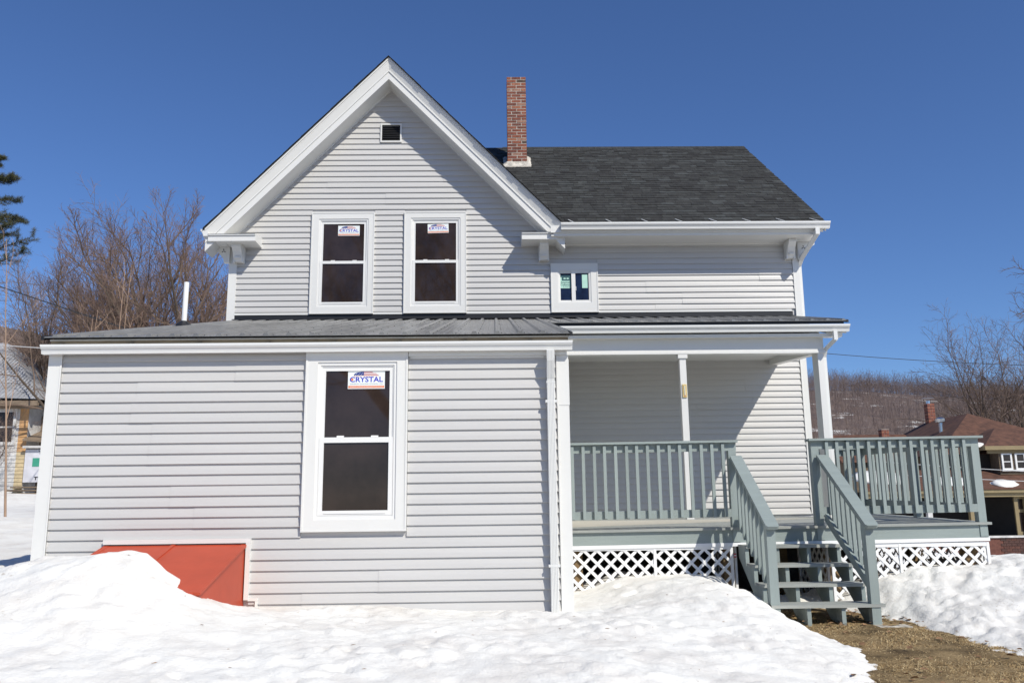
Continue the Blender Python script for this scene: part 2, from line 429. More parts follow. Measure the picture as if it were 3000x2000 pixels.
def snow_base(X, Y):
    sh = X.shape; x = X.ravel(); y = Y.ravel(); out = np.empty(x.size)
    for a in range(0, x.size, 20000):
        d = np.hypot(x[a:a + 20000, None] - S[None, :, 0], y[a:a + 20000, None] - S[None, :, 1])
        out[a:a + 20000] = d @ SW[:len(S)] + SW[len(S)] + SW[len(S) + 1] * x[a:a + 20000] + SW[len(S) + 2] * y[a:a + 20000]
    return out.reshape(sh)

def snow_sheet(name, x0, x1, y0, y1, step, drop=None):
    xs = np.arange(x0, x1 + 1e-6, step); ys = np.arange(y0, y1 + 1e-6, step)
    X, Y = np.meshgrid(xs, ys)
    Z = snow_base(X, Y)
    n1 = grid_noise(X, Y, 1.1, 3, 11.0); n2 = grid_noise(X, Y, 4.2, 3, 5.0); n3 = grid_noise(X, Y, 10.0, 3, 2.0)
    amp = 1.0
    vor = np.empty(X.size); xs_ = X.ravel(); ys_ = Y.ravel(); w1 = n1.ravel(); w2 = n2.ravel()
    for i in range(X.size):
        d_, _ = mnoise.voronoi((xs_[i] * 4.6 + 0.35 * w2[i], ys_[i] * 4.0 + 0.4 * w1[i], 0.0))
        vor[i] = min(d_[1] - d_[0], 0.45)
    vor = vor.reshape(X.shape)
    chunk = np.clip(n1 * 1.3 + 0.55, 0.15, 1.0)
    lump = 0.040 * n1 + 0.014 * n2 + 0.009 * n3 + chunk * 0.068 * (vor - 0.2)
    pit = np.clip(n2 - 0.42, 0, 1)
    lump -= 0.10 * pit
    # calmer right against the walls so the snow line stays where it is
    wall = np.minimum(1, 0.35 + np.clip(np.maximum(-Y, 0) / 0.6, 0, 1) + np.clip((X - 5.2) / 0.5, 0, 1) + np.clip((-X) / 0.5, 0, 1))
    Z = Z + lump * amp * wall
    rb = sstep((X - 8.4) / 0.4) * sstep((2.0 - Y) / 1.0)
    Z = Z + rb * (0.035 * n2 + 0.03 * np.abs(n3) - 0.05 * pit)
    keep = np.ones(X.shape, bool)
    keep &= ~((X > 0.12) & (X < 5.0) & (Y > 0.10))
    keep &= ~((X > 0.0) & (X < 9.5) & (Y > 5.9))
    keep &= ~((X > 5.15) & (X < 9.95) & (Y > 1.9))
    if drop is not None:
        keep &= ~drop(X, Y)
    i = np.arange(X.size).reshape(X.shape)
    F = np.stack([i[:-1, :-1], i[:-1, 1:], i[1:, 1:], i[1:, :-1]], -1)
    kf = keep[:-1, :-1] & keep[:-1, 1:] & keep[1:, 1:] & keep[1:, :-1]
    F = F[kf]
    return np_mesh(name, np.stack([X.ravel(), Y.ravel(), Z.ravel()], 1), F, M['snow'], smooth=True)

near = lambda X, Y: (X > -1.0 + 1e-4) & (X < 12.5 - 1e-4) & (Y > -5.0 + 1e-4) & (Y < 2.0 - 1e-4)
sn = snow_sheet('snow_bank', -1.0, 12.5, -5.0, 2.0, 0.035)
tag(sn, 'lumpy old snow bank heaped against the house and beside the stairs', 'snow bank', kind='structure')
sn = snow_sheet('snow_field', -9.0, 13.4, -9.0, 9.0, 0.2, near)
tag(sn, 'smooth settled snow lying in the yard round the house', 'snow', kind='structure')

# ------------------------------------------------------------------ the house
house = thing('clapboard_house', (2.55, 3.0, 0.4), 'two storey light grey clapboard house with steep white gable, low front extension and corner porch', 'house')
XM0, XM1 = -0.135, 9.664          # main wall ends
PK, PKX, GS = 9.38, 2.575, 1.03   # front gable: peak height, centre, slope

def siding(parent, O, u, nrm, courses, seed, seam_span=None):
    """courses: list of (z0, z1, [(a0, b0, a1, b1), ...]) - each run a board of its own; a0,b0 at the bottom, a1,b1 at the top"""
    r = random.Random(seed)
    O = Vector(O); u = Vector(u); nrm = Vector(nrm)
    cut = {}
    for k, (z0, z1, runs) in enumerate(courses):
        pr = k // 2
        if pr not in cut:
            cut[pr] = r.uniform(0.12, 0.88) if r.random() < 0.75 else None
        for (a0, b0, a1, b1) in runs:
            pieces = [(a0, b0, a1, b1, 0.0)]
            if cut[pr] is not None and min(b0, b1) - max(a0, a1) > 1.6:
                c = max(a0, a1) + cut[pr] * (min(b0, b1) - max(a0, a1))
                pieces = [(a0, c + 0.004, a1, c + 0.004, 0.0), (c, b0, c, b1, 0.0035)]
            for (p0, q0, p1, q1, pr_out) in pieces:
                if q0 - p0 < 0.01: continue
                def P(a, n, z): 
                    v = O + u * a + nrm * n; return (v.x, v.y, z)
                w = r.uniform(-0.0012, 0.0012)
                fo = 0.0235 + pr_out + w
                zt = z1 + 0.006
                m = MB()
                nseg = max(1, int((q0 - p0) / 0.8))
                vs = []
                for i in range(nseg + 1):
                    t = i / nseg
                    ab = p0 + (q0 - p0) * t; at = p1 + (q1 - p1) * t
                    wob = r.uniform(-0.0012, 0.0012)
                    vs += [P(at, 0.003 + pr_out, zt), P(ab + (at - ab) * 0.45, fo - 0.0065 + wob, z0 + (z1 - z0) * 0.45), P(ab, fo, z0 + 0.003), P(ab, fo - 0.002, z0), P(ab, -0.002, z0 + 0.004)]
                fs = []
                for i in range(nseg):
                    b = i * 5
                    for j in range(4):
                        fs.append((b + j, b + j + 1, b + 5 + j + 1, b + 5 + j))
                fs += [(4, 3, 2, 1, 0), tuple(nseg * 5 + j for j in range(5))]
                m.add(vs, fs)
                m.build('siding_board', M['vinyl'], parent)

def cut_runs(a, b, holes):
    runs = [(a, b)]
    for (h0, h1) in holes:
        nr = []
        for (p, q) in runs:
            if h1 <= p or h0 >= q: nr.append((p, q)); continue
            if h0 > p: nr.append((p, h0))
            if h1 < q: nr.append((h1, q))
        runs = nr
    return runs

# --- extension walls
EXR = 5.107
m = MB(); m.box(0.0, EXR, 0.0, D - 0.02, 0.0, 3.12)
m.xprism([(0.0, 3.12), (D - 0.02, 3.12), (D - 0.02, 4.70), (0.0, 3.27)], 0.0, EXR)
ew = m.build('extension_wall', M['vinyl'], house)
cs = []
for k in range(25, -4, -1):
    z0 = 2.976 - LAP * k; z1 = min(z0 + LAP, 3.27)
    if z0 > 3.25: continue
    holes = []
    if z1 > 1.402: holes.append((2.515, 3.533))
    if z0 < 1.335: holes.append((0.655, 2.045))
    cs.append((z0, z1, [(p, q, p, q) for p, q in cut_runs(0.108, 5.012, holes)]))
siding(ew, (0, 0, 0), (1, 0, 0), (0, -1, 0), cs, 3)
cs = [(2.976 - LAP * k, 2.976 - LAP * k + LAP, [(max(0.1, D - (4.68 - 2.976 + LAP * (k - 1)) / 0.2466), D - 0.03) * 2]) for k in range(25, -9, -1)]
siding(ew, (EXR, 0, 0), (0, 1, 0), (1, 0, 0), cs, 5)
cs = [(2.976 - LAP * k, 2.976 - LAP * k + LAP, [(0.1, D - 0.03, 0.1, D - 0.03)]) for k in range(25, -1, -1)]
siding(ew, (0, 0, 0), (0, 1, 0), (-1, 0, 0), cs, 6)
m = MB(); m.box(-0.024, 0.11, -0.028, 0.0, 0.3, 3.2).box(-0.026, 0.0, -0.002, 0.1, 0.3, 3.2).box(0.094, 0.11, -0.034, -0.02, 0.3, 3.2)
m.build('corner_board', M['trim'], ew)
m = MB(); m.box(5.010, EXR + 0.022, -0.026, 0.0, 0.3, 3.10).box(EXR, EXR + 0.024, -0.002, 0.1, 0.3, 3.10).box(5.010, 5.026, -0.032, -0.02, 0.3, 3.10)
m.box(5.006, EXR + 0.026, -0.030, 0.0, 2.60, 3.06)
m.build('corner_board', M['trim'], ew)
m = MB(); m.box(3.55, 4.885, -0.024, 0.0, 3.083, 3.10)
m.build('frieze_strip', M['trim'], ew)

# --- main walls
m = MB(); m.box(XM0, XM1, D, D + 7.3, 1.30, 6.25)
ga = 9.02
m.yprism([(XM0 - 0.05, 6.25), (5.30, 6.25), (PKX, ga)], D, D + 3.6)
mw = m.build('main_wall', M['vinyl'], house)
W1 = (1.241, 2.325, 4.877, 6.682); W2 = (2.840, 3.916, 4.877, 6.684); W3 = (5.366, 6.178, 4.872, 5.740); GV = (2.397, 2.771, 7.988, 8.340)
cs = []
for j in range(-25, 50):
    z0 = 4.0024 + LAP * j; z1 = z0 + LAP
    if z0 < 1.45: z0 = 1.465
    if 4.15 < z0 < 4.70: continue
    if 4.70 <= z0 < 4.86: continue
    holes = []
    for (a, b, c, d) in (W1, W2, W3, GV):
        if z1 > c + 0.004 and z0 < d - 0.004: holes.append((a, b))
    if z0 < 6.06:
        if z0 < 4.2: runs = [(p, q, p, q) for p, q in cut_runs(5.10, 9.575, holes)]
        else: runs = [(p, q, p, q) for p, q in cut_runs(-0.022, 9.575, holes)]
    else:
        hw0 = (ga - z0) / GS; hw1 = max(0.0, (ga - z1) / GS)
        runs = []
        for p, q in cut_runs(PKX - hw0, PKX + hw0, holes):
            p1 = PKX - hw1 if abs(p - (PKX - hw0)) < 1e-6 else p
            q1 = PKX + hw1 if abs(q - (PKX + hw0)) < 1e-6 else q
            runs.append((p, q, p1, max(q1, p1 + 0.002)))
    cs.append((z0, z1, runs))
siding(mw, (0, D, 0), (1, 0, 0), (0, -1, 0), cs, 9)
cs = [(4.0024 + LAP * j, 4.0024 + LAP * (j + 1), [(0.1, 7.2, 0.1, 7.2)]) for j in range(-25, 21)]
siding(mw, (XM1, D, 0), (0, 1, 0), (1, 0, 0), cs, 10)
m = MB(); m.box(XM0 - 0.02, -0.020, D - 0.028, D, 4.6, 6.1).box(XM0 - 0.022, XM0, D - 0.002, D + 0.1, 4.6, 6.1)
m.build('corner_board', M['trim'], mw)
m = MB(); m.box(9.573, XM1 + 0.02, D - 0.028, D, 1.46, 6.1).box(XM1, XM1 + 0.022, D - 0.002, D + 0.1, 1.46, 6.1).box(9.573, 9.59, D - 0.034, D - 0.02, 1.46, 6.1)
m.build('corner_board', M['trim'], mw)
m = MB()
for a, b in ((-0.03, 1.241), (2.325, 2.84), (3.916, 5.366), (6.178, 9.50)):
    m.box(a, b, D - 0.03, D, 4.868, 4.905)
m.build('base_trim', M['trim'], mw)
m = MB(); m.box(5.11, 9.573, D - 0.03, D, 1.455, 1.48); m.build('base_trim', M['trim'], mw)
m = MB(); m.box(-0.06, 9.52, D - 0.020, D, 4.70, 4.868).xprism([(D - 0.02, 4.80), (D - 0.16, 4.772), (D - 0.16, 4.757), (D - 0.02, 4.785)], -0.02, 9.50)
m.build('roof_flashing', M['black'], mw)

# --- windows
def ring(m, x0, x1, z0, z1, wl, wr, wb, wt, yf, yb, mi=0):
    m.box(x0, x0 + wl, yf, yb, z0, z1, mi); m.box(x1 - wr, x1, yf, yb, z0, z1, mi)
    m.box(x0 + wl, x1 - wr, yf, yb, z0, z0 + wb, mi); m.box(x0 + wl, x1 - wr, yf, yb, z1 - wt, z1, mi)
    return m

def sticker(parent, cx, cz, y, w, h, tilt=0.0, seed=0):
    m = MB(); q = y
    ct, st = math.cos(tilt), math.sin(tilt)
    def T(px, pz, d): 
        return (cx + px * ct - pz * st, q - d, cz + px * st + pz * ct)
    def poly(pts, d, mi):
        m.add([T(a, b, d) for a, b in pts], [tuple(range(len(pts)))], mi)
    def rect(a0, a1, b0, b1, d, mi):
        poly([(a0 * w, b0 * h), (a1 * w, b0 * h), (a1 * w, b1 * h), (a0 * w, b1 * h)], d, mi)
    def txt(s, px, pz, hh, ww, d, mi, bold=0.0):
        vs, fs = text_mesh(s, 1.0, bold)
        a = np.array(vs); ext = a.max(0) - a.min(0)
        m.add([T(px * w + p[0] / ext[0] * ww * w, pz * h + p[1] / ext[1] * hh * h, d) for p in vs], fs, mi)
    # paper with a little thickness
    m.add([T(-w/2, -h/2, 0), T(w/2, -h/2, 0), T(w/2, h/2, 0), T(-w/2, h/2, 0), T(-w/2, -h/2, 0.0012), T(w/2, -h/2, 0.0012), T(w/2, h/2, 0.0012), T(-w/2, h/2, 0.0012)],
          [(4, 5, 6, 7), (0, 1, 5, 4), (1, 2, 6, 5), (2, 3, 7, 6), (3, 0, 4, 7)], 0)
    # flag: canton and waving stripes under an arch
    arc = lambda t: 0.245 + 0.22 * math.sqrt(max(0, 1 - ((t + 0.0) / 0.36) ** 2))
    poly([(-0.35 * w, 0.245 * h)] + [(-0.07 * w, 0.245 * h)] + [(t * w, arc(t) * h) for t in (-0.07, -0.12, -0.17, -0.22, -0.27, -0.32)], 0.002, 3)
    for (b0, b1, x1) in ((0.25, 0.285, 0.345), (0.325, 0.36, 0.30), (0.40, 0.435, 0.19)):
        poly([(-0.07 * w, b0 * h), (x1 * w, b0 * h), ((x1 - 0.05) * w, b1 * h), (-0.07 * w, b1 * h)], 0.002, 4)
    rs = random.Random(seed)
    for i in range(9):
        a = -0.30 + 0.025 * i + rs.uniform(-0.005, 0.005); b = 0.265 + 0.06 * (i % 3)
        if b < arc(a) - 0.02: rect(a - 0.007, a + 0.007, b - 0.012, b + 0.012, 0.0026, 0)
    txt('PROUDLY MADE IN THE U.S.A.', 0.0, 0.205, 0.05, 0.68, 0.002, 5)
    txt('CRYSTAL', 0.0, 0.02, 0.30, 0.90, 0.002, 2, 0.02)
    rect(-0.41, -0.355, -0.04, 0.08, 0.0026, 5)
    rect(0.245, 0.262, -0.075, -0.045, 0.0026, 5)
    txt('WINDOW & DOOR SYSTEMS, LTD.', 0.0, -0.235, 0.06, 0.90, 0.002, 6)
    rect(-0.485, 0.485, -0.455, -0.33, 0.002, 5)
    txt('WWW.CRYSTALWINDOWS.COM', 0.0, -0.392, 0.06, 0.90, 0.0026, 0)
    return m.build('sticker', [M['p_white'], M['p_grey'], M['p_blue'], M['p_navy'], M['p_red'], M['p_orange'], M['p_dkgreen']], parent)

def sash_window(x0, x1, z0, z1, Y, glass, rails, cas, st, label):
    """x0..z1 outer casing; glass = (gx0, gx1, gz0, gz1); rails = meeting rail heights"""
    gx0, gx1, gz0, gz1 = glass
    fx0, fx1, fz0, fz1 = gx0 - 0.075, gx1 + 0.075, gz0 - 0.085, gz1 + 0.085
    m = MB()
    ring(m, x0 + 0.016, x1 - 0.016, z0 + 0.016, z1 - 0.016, fx0 - x0 - 0.016, x1 - fx1 - 0.016, fz0 - z0 - 0.016, z1 - fz1 - 0.016, Y - 0.050, Y)
    ring(m, x0, x1, z0, z1, 0.018, 0.018, 0.018, 0.018, Y - 0.056, Y + 0.002)
    w = m.build('window', M['trim'], house)
    if label: w['label'] = label
    m = MB(); ring(m, fx0, fx1, fz0, fz1, 0.028, 0.028, 0.03, 0.03, Y - 0.038, Y + 0.003)
    ring(m, fx0 + 0.028, fx1 - 0.028, fz0 + 0.03, fz1 - 0.03, 0.012, 0.012, 0.012, 0.014, Y - 0.028, Y + 0.002)
    m.build('frame', M['sash'], w)
    r0, r1 = rails
    m = MB(); ring(m, gx0 - 0.038, gx1 + 0.038, r0 + 0.01, gz1 + 0.042, 0.038, 0.038, 0.025, 0.042, Y - 0.020, Y - 0.001)
    m.build('upper_sash', M['sash'], w)
    m = MB(); ring(m, gx0 - 0.044, gx1 + 0.044, gz0 - 0.045, r1, 0.044, 0.044, 0.045, r1 - r0, Y - 0.032, Y - 0.012)
    m.box(gx0 + 0.02, gx1 - 0.02, Y - 0.038, Y - 0.03, gz0 - 0.03, gz0 - 0.018)
    ls = m.build('lower_sash', M['sash'], w)
    m = MB(); m.box(gx0, gx1, Y - 0.0085, Y - 0.004, r1 - 0.02, gz1 + 0.002); m.build('pane', M['glass'], w)
    m = MB(); m.box(gx0, gx1, Y - 0.016, Y - 0.0125, gz0 - 0.002, r0 + 0.002); m.build('pane', M['glass'], w)
    for fx in (0.25, 0.78):
        c = gx0 + (gx1 - gx0) * fx
        m = MB(); m.xprism([(Y - 0.034, r1), (Y - 0.012, r1), (Y - 0.012, r1 + 0.018), (Y - 0.028, r1 + 0.012)], c - 0.035, c + 0.035)
        m.build('sash_lock', M['sash'], w)
    if st:
        sticker(w, *st)
    return w

sash_window(2.520, 3.530, 1.402, 3.145, 0.0, (2.715, 3.348, 1.600, 2.962), (2.252, 2.304), 0, (3.115, 2.874, -0.0085, 0.366, 0.180, 0.0), 'tall white sash window of the extension')
sash_window(*W1[:2], W1[2], W1[3], D, (1.442, 2.145, 5.086, 6.480), (5.764, 5.812), 0, (1.878, 6.362, D - 0.0085, 0.372, 0.180, 0.0), 'left one of the two upstairs sash windows')
sash_window(*W2[:2], W2[2], W2[3], D, (3.032, 3.737, 5.088, 6.490), (5.770, 5.818), 0, (3.425, 6.395, D - 0.0085, 0.362, 0.165, 0.025), 'right one of the two upstairs sash windows')

# small sliding window
m = MB(); x0, x1, z0, z1 = W3
ring(m, x0 + 0.016, x1 - 0.016, z0 + 0.016, z1 - 0.016, 0.105, 0.105, 0.155, 0.110, D - 0.050, D)
ring(m, x0, x1, z0, z1, 0.018, 0.018, 0.018, 0.018, D - 0.056, D + 0.002)
w3 = m.build('window', M['trim'], house); w3['label'] = 'small two pane sliding window beside the gable'
m = MB(); ring(m, 5.487, 6.057, 5.043, 5.614, 0.022, 0.022, 0.022, 0.022, D - 0.040, D + 0.003); m.build('frame', M['sash'], w3)
m = MB(); ring(m, 5.505, 5.790, 5.060, 5.598, 0.026, 0.032, 0.03, 0.03, D - 0.022, D - 0.001); m.build('sliding_sash', M['sash'], w3)
m = MB(); ring(m, 5.722, 6.040, 5.060, 5.598, 0.066, 0.022, 0.03, 0.03, D - 0.034, D - 0.014).box(5.79, 5.80, D - 0.04, D - 0.03, 5.26, 5.33); m.build('sliding_sash', M['sash'], w3)
m = MB(); m.box(5.528, 5.760, D - 0.0085, D - 0.004, 5.088, 5.570); m.build('pane', M['glasssky'], w3)
m = MB(); m.box(5.786, 6.020, D - 0.0185, D - 0.015, 5.088, 5.570); m.build('pane', M['glasssky'], w3)
m = MB()
m.box(5.530, 5.715, D - 0.0105, D - 0.0085, 5.305, 5.535, 1); m.box(5.530, 5.69, D - 0.0112, D - 0.0105, 5.305, 5.438, 0)
m.box(5.530, 5.556, D - 0.0113, D - 0.0105, 5.438, 5.500, 0)
for cx in (5.607, 5.66):
    pts = [(cx + 0.022 * math.cos(a), 5.478 + 0.014 * math.sin(a)) for a in np.linspace(0, 2 * math.pi, 13)[:-1]]
    m.add([(p[0], D - 0.0114, p[1]) for p in pts], [tuple(range(12))], 0)
for s_, zz, hh, ww, cx in (('American', 5.410, 0.036, 0.165, 5.618), ('Craftsman', 5.368, 0.036, 0.170, 5.620), ('by Andersen', 5.328, 0.018, 0.12, 5.640)):
    vs, fs = text_mesh(s_, 1.0, 0.01); a = np.array(vs); ext = a.max(0) - a.min(0)
    m.add([(cx + p[0] / ext[0] * ww, D - 0.0122, zz + p[1] / ext[1] * hh) for p in vs], fs, 1)
m.build('sticker', [M['p_green'], M['p_dkgreen']], w3)
m = MB(); m.box(5.905, 6.000, D - 0.0205, D - 0.0185, 5.305, 5.545); m.build('sticker', [M['p_green']], w3)

# gable vent
m = MB(); ring(m, *GV, 0.026, 0.026, 0.026, 0.026, D - 0.04, D); gv = m.build('gable_vent', M['trim'], house)
m = MB(); m.box(GV[0] + 0.02, GV[1] - 0.02, D - 0.006, D, GV[2] + 0.02, GV[3] - 0.02); m.build('vent_backing', M['black'], gv)
for i in range(7):
    z = GV[2] + 0.045 + i * 0.042
    m = MB(); m.xprism([(D - 0.034, z - 0.012), (D - 0.008, z + 0.022), (D - 0.008, z + 0.026), (D - 0.034, z - 0.006)], GV[0] + 0.026, GV[1] - 0.026)
    m.build('louvre_slat', M['black'], gv)

# --- front gable roof: slabs, rake mouldings, soffits
FY = D - 0.40           # front face of the rake
def rake(side):
    s = side
    def pt(d, h):       # d = run from the peak, h = drop measured square to the slope line, vertical
        return (PKX + s * d, PK - GS * d - h)
    run = 3.03 if s < 0 else 3.02
    gr = MB()
    def band(h0, h1, y0, y1, mi=0):
        poly = [pt(0, h0), pt(run, h0), pt(run, h1), pt(0, h1)]
        if s < 0: poly = poly[::-1]
        gr.yprism(poly, y0, y1, mi)
    band(-0.012, 0.030, FY - 0.055, FY)            # drip moulding under the shingles
    band(0.030, 0.060, FY - 0.040, FY)
    # crown: a leaning face
    a, b = pt(0, 0.06), pt(run, 0.06); c, d_ = pt(run, 0.205), pt(0, 0.205)
    gr.hexa([(a[0], FY - 0.036, a[1]), (b[0], FY - 0.036, b[1]), (b[0], FY + 0.05, b[1]), (a[0], FY + 0.05, a[1]),
             (d_[0], FY + 0.004, d_[1]), (c[0], FY + 0.004, c[1]), (c[0], FY + 0.05, c[1]), (d_[0], FY + 0.05, d_[1])])
    band(0.205, 0.235, FY - 0.010, FY + 0.05)
    band(0.235, 0.372, FY + 0.006, FY + 0.03)
    rk = gr.build('rake_board', M['trim'], house)
    sf = MB()
    poly = [pt(0, 0.350), pt(run, 0.350), pt(run, 0.372), pt(0, 0.372)]
    if s < 0: poly = poly[::-1]
    sf.yprism(poly, FY + 0.03, D)
    poly = [pt(0, 0.372), pt(run - 0.25, 0.372), pt(run - 0.25, 0.402), pt(0, 0.402)]
    if s < 0: poly = poly[::-1]
    sf.yprism(poly, D - 0.03, D + 0.02)
    sf.build('soffit', M['trim'], rk)
    sl = MB()
    rs_ = run + 0.03 if s < 0 else run - 0.05
    poly = [pt(0, -0.024), pt(rs_, -0.024), pt(rs_, -0.012), pt(0, -0.012)]
    if s < 0: poly = poly[::-1]
    sl.yprism(poly, FY - 0.075, 9.40)
    sl.build('gable_roof', M['shingle'][0], house)
    rs = random.Random(31 + s)
    ed = MB()
    n = 31
    for i in range(n):            # shingle ends along the rake
        d0 = (rs_ - 0.01) * i / n; d1 = (rs_ - 0.01) * (i + 1) / n
        hh = 0.024 + rs.uniform(0.001, 0.007)
        poly = [pt(d0, -hh), pt(d1, -hh - 0.004), pt(d1, -0.02), pt(d0, -0.02)]
        if s < 0: poly = poly[::-1]
        ed.yprism(poly, FY - 0.085 - rs.uniform(0, 0.012), FY + 0.5)
    ed.build('shingle_edge', M['shingle'][4], house)
rake(-1); rake(1)

GUT = [(0.0, -0.022), (-0.108, -0.022), (-0.108, 0.0), (-0.125, 0.0), (-0.125, -0.030), (-0.112, -0.052), (-0.092, -0.066), (-0.084, -0.092), (-0.078, -0.108), (-0.078, -0.122), (0.0, -0.122)]
def gutter(x0, x1, yb, zt, sc=1.0):
    m = MB(); m.xprism([(yb + p[0] * sc, zt + p[1] * sc) for p in GUT][::-1], x0, x1)
    m.box(x0 - 0.004, x0 + 0.003, yb - 0.124 * sc, yb, zt - 0.022 * sc, zt); m.box(x1 - 0.003, x1 + 0.004, yb - 0.124 * sc, yb, zt - 0.022 * sc, zt)
    return m.build('gutter', M['gutter'], house)

# left eave of the gable: side gutter end seen head-on, soffit along the side wall
m = MB()
m.yprism([(PKX - 3.05, 6.12), (-0.52, 6.245), (-0.40, 6.245), (-0.40, 6.12)], FY - 0.02, D + 3.4)
m.yprism([(-0.42, 6.09), (-0.42, 6.12), (XM0, 6.12), (XM0, 6.05)], FY + 0.10, D + 3.4)
m.build('eave_soffit', M['trim'], house)
def gutter_y(x, zt, y0, y1):
    m = MB(); m.extrude([(p[0], p[1]) for p in GUT], lambda p, t: (x + p[0], t, zt + p[1]), y0, y1)
    return m.build('gutter', M['gutter'], house)
gutter_y(-0.40, 6.262, FY - 0.045, D + 3.2)

# cornice returns
def cornice(x0, x1):
    m = MB()
    m.box(x0, x1, FY - 0.03, D, 6.055, 6.150)
    m.box(x0, x1 + 0.0, FY - 0.05, D, 6.150, 6.172)
    m.add([(x0, FY - 0.06, 6.172), (x1, FY - 0.06, 6.172), (x1, D, 6.172), (x0, D, 6.172), (x0, D, 6.235), (x1, D, 6.235)],
          [(0, 1, 5, 4), (1, 2, 5), (0, 4, 3), (0, 3, 2, 1), (2, 3, 4, 5)])
    return m.build('cornice_return', M['trim'], house)
cornice(-0.40, 0.39)
cornice(4.865, 5.46)

def bracket(x0, x1, z0, z1, dy, dirx=None):
    m = MB()
    if dirx is None:
        poly = [(D, z1), (D - dy, z1), (D - dy, z1 - 0.05), (D - dy * 0.72, z1 - 0.12), (D - dy * 0.50, z0 + 0.05), (D - dy * 0.42, z0), (D, z0)]
        m.xprism(poly[::-1], x0, x1)
        m.box(x0 - 0.012, x0 + 0.014, D - dy * 0.47, D, z0 - 0.012, z1); m.box(x1 - 0.014, x1 + 0.012, D - dy * 0.47, D, z0 - 0.012, z1)
        for i in range(4):
            zz = z0 + 0.05 + i * (z1 - z0 - 0.09) / 4
            m.box(x0 + 0.025, x1 - 0.025, D - dy * 0.62, D, zz, zz + 0.028)
    return m.build('bracket', M['trim'], house)
bracket(-0.045, 0.105, 5.785, 6.056, 0.30)
bracket(5.175, 5.325, 5.785, 6.056, 0.30)
bracket(9.455, 9.585, 5.790, 6.085, 0.28)
def side_bracket(xw, s, y):
    """fretwork bracket standing out from the side wall, seen face on"""
    m = MB()
    poly = [(xw, 6.085), (xw + s * 0.30, 6.085), (xw + s * 0.30, 6.04), (xw + s * 0.20, 5.97), (xw + s * 0.11, 5.86), (xw + s * 0.09, 5.78), (xw, 5.78)]
    if s > 0: poly = poly[::-1]
    m.yprism(poly, y - 0.03, y + 0.05)
    b = m.build('bracket', M['trim'], house)
    m = MB()
    cx, cz = xw + s * 0.10, 5.985
    for a in (95, 215, 325):
        a = math.radians(a)
        d = (math.cos(a), math.sin(a)); n = (-d[1], d[0])
        L_ = 0.045
        m.add([(cx, y - 0.0315, cz), (cx + d[0] * L_ * .5 + n[0] * .009, y - 0.0315, cz + d[1] * L_ * .5 + n[1] * .009), (cx + d[0] * L_, y - 0.0315, cz + d[1] * L_), (cx + d[0] * L_ * .5 - n[0] * .009, y - 0.0315, cz + d[1] * L_ * .5 - n[1] * .009)], [(0, 1, 2, 3)])
    m.build('fretwork_cut', M['black'], b)
side_bracket(XM0 - 0.0, -1, D - 0.06)
side_bracket(XM1 + 0.0, 1, D - 0.06)

# --- main roof (right part, ridge along x)
EY, EZ, RY, RZ = 5.300, 6.305, 9.476, 9.506
MS = (RZ - EZ) / (RY - EY)
XR1 = 10.02
m = MB()
xe = PKX + (PK - EZ) / GS + 0.04; xr_ = PKX - 0.1
m.hexa([(xe, EY, EZ - 0.035), (XR1, EY, EZ - 0.035), (XR1, RY, RZ - 0.035), (xr_, RY, RZ - 0.035), (xe, EY, EZ), (XR1, EY, EZ), (XR1, RY, RZ), (xr_, RY, RZ)])
m.hexa([(2.6, RY, RZ - 0.035), (XR1, RY, RZ - 0.035), (XR1, 2 * RY - EY, EZ - 0.035), (4.9, 2 * RY - EY, EZ - 0.035), (2.6, RY, RZ), (XR1, RY, RZ), (XR1, 2 * RY - EY, EZ), (4.9, 2 * RY - EY, EZ)])
m.build('roof_deck', M['shingle'][4], house)
L = math.hypot(RY - EY, RZ - EZ); nC = 37; ex = L / nC
sy, sz = (RY - EY) / L, (RZ - EZ) / L
rs = random.Random(5)
cand = []
for c in range(nC):
    x = 4.0 + rs.uniform(0, 0.2)
    while x < XR1 - 0.02:
        wdt = rs.choice((0.13, 0.17, 0.2, 0.24, 0.3)) * rs.uniform(0.9, 1.1)
        x2 = min(x + wdt, XR1 + 0.012)
        zc = EZ + sz * (c * ex)
        if zc > PK - GS * (x - PKX) - (0.03 if c < 12 else 0.2):
            cand.append((c, x, x2 - 0.003, rs.choices((0, 1, 2, 3, 4), (4, 3, 4, 2, 2))[0], rs.choice((0.007, 0.010, 0.014))))
        x = x2
def shingle_geo(c, x0, x1, th):
    s0 = c * ex - 0.012 if c else -0.025; s1 = min((c + 1) * ex + 0.02, L)
    b0 = (EY + sy * s0, EZ + sz * s0); b1 = (EY + sy * s1, EZ + sz * s1)
    n = (-sz, sy)
    q0 = (b0[0] + n[0] * th, b0[1] + n[1] * th); q1 = (b1[0] + n[0] * 0.002, b1[1] + n[1] * 0.002)
    return [(x0, b0[0], b0[1]), (x1, b0[0], b0[1]), (x1, b1[0], b1[1]), (x0, b1[0], b1[1]), (x0, q0[0], q0[1]), (x1, q0[0], q0[1]), (x1, q1[0], q1[1]), (x0, q1[0], q1[1])]
rf = MB().xprism([(EY + 0.05, EZ - 0.005), (EY + 0.06, EZ - 0.005), (EY + 0.06, EZ + 0.002), (EY + 0.05, EZ + 0.002)], 5.6, XR1).build('shingle_roof', M['shingle'][4], house)
rest = MB()
cand.sort(key=lambda t: (t[0], t[1]))
for i, (c, x0, x1, tone, th) in enumerate(cand):
    if i < 295:
        MB().hexa(shingle_geo(c, x0, x1, th)).build('shingle', M['shingle'][tone], rf)
    else:
        rest.hexa(shingle_geo(c, x0, x1, th), tone)
o = rest.build('shingle_courses', M['shingle'], rf); o['kind'] = 'stuff'
m = MB()
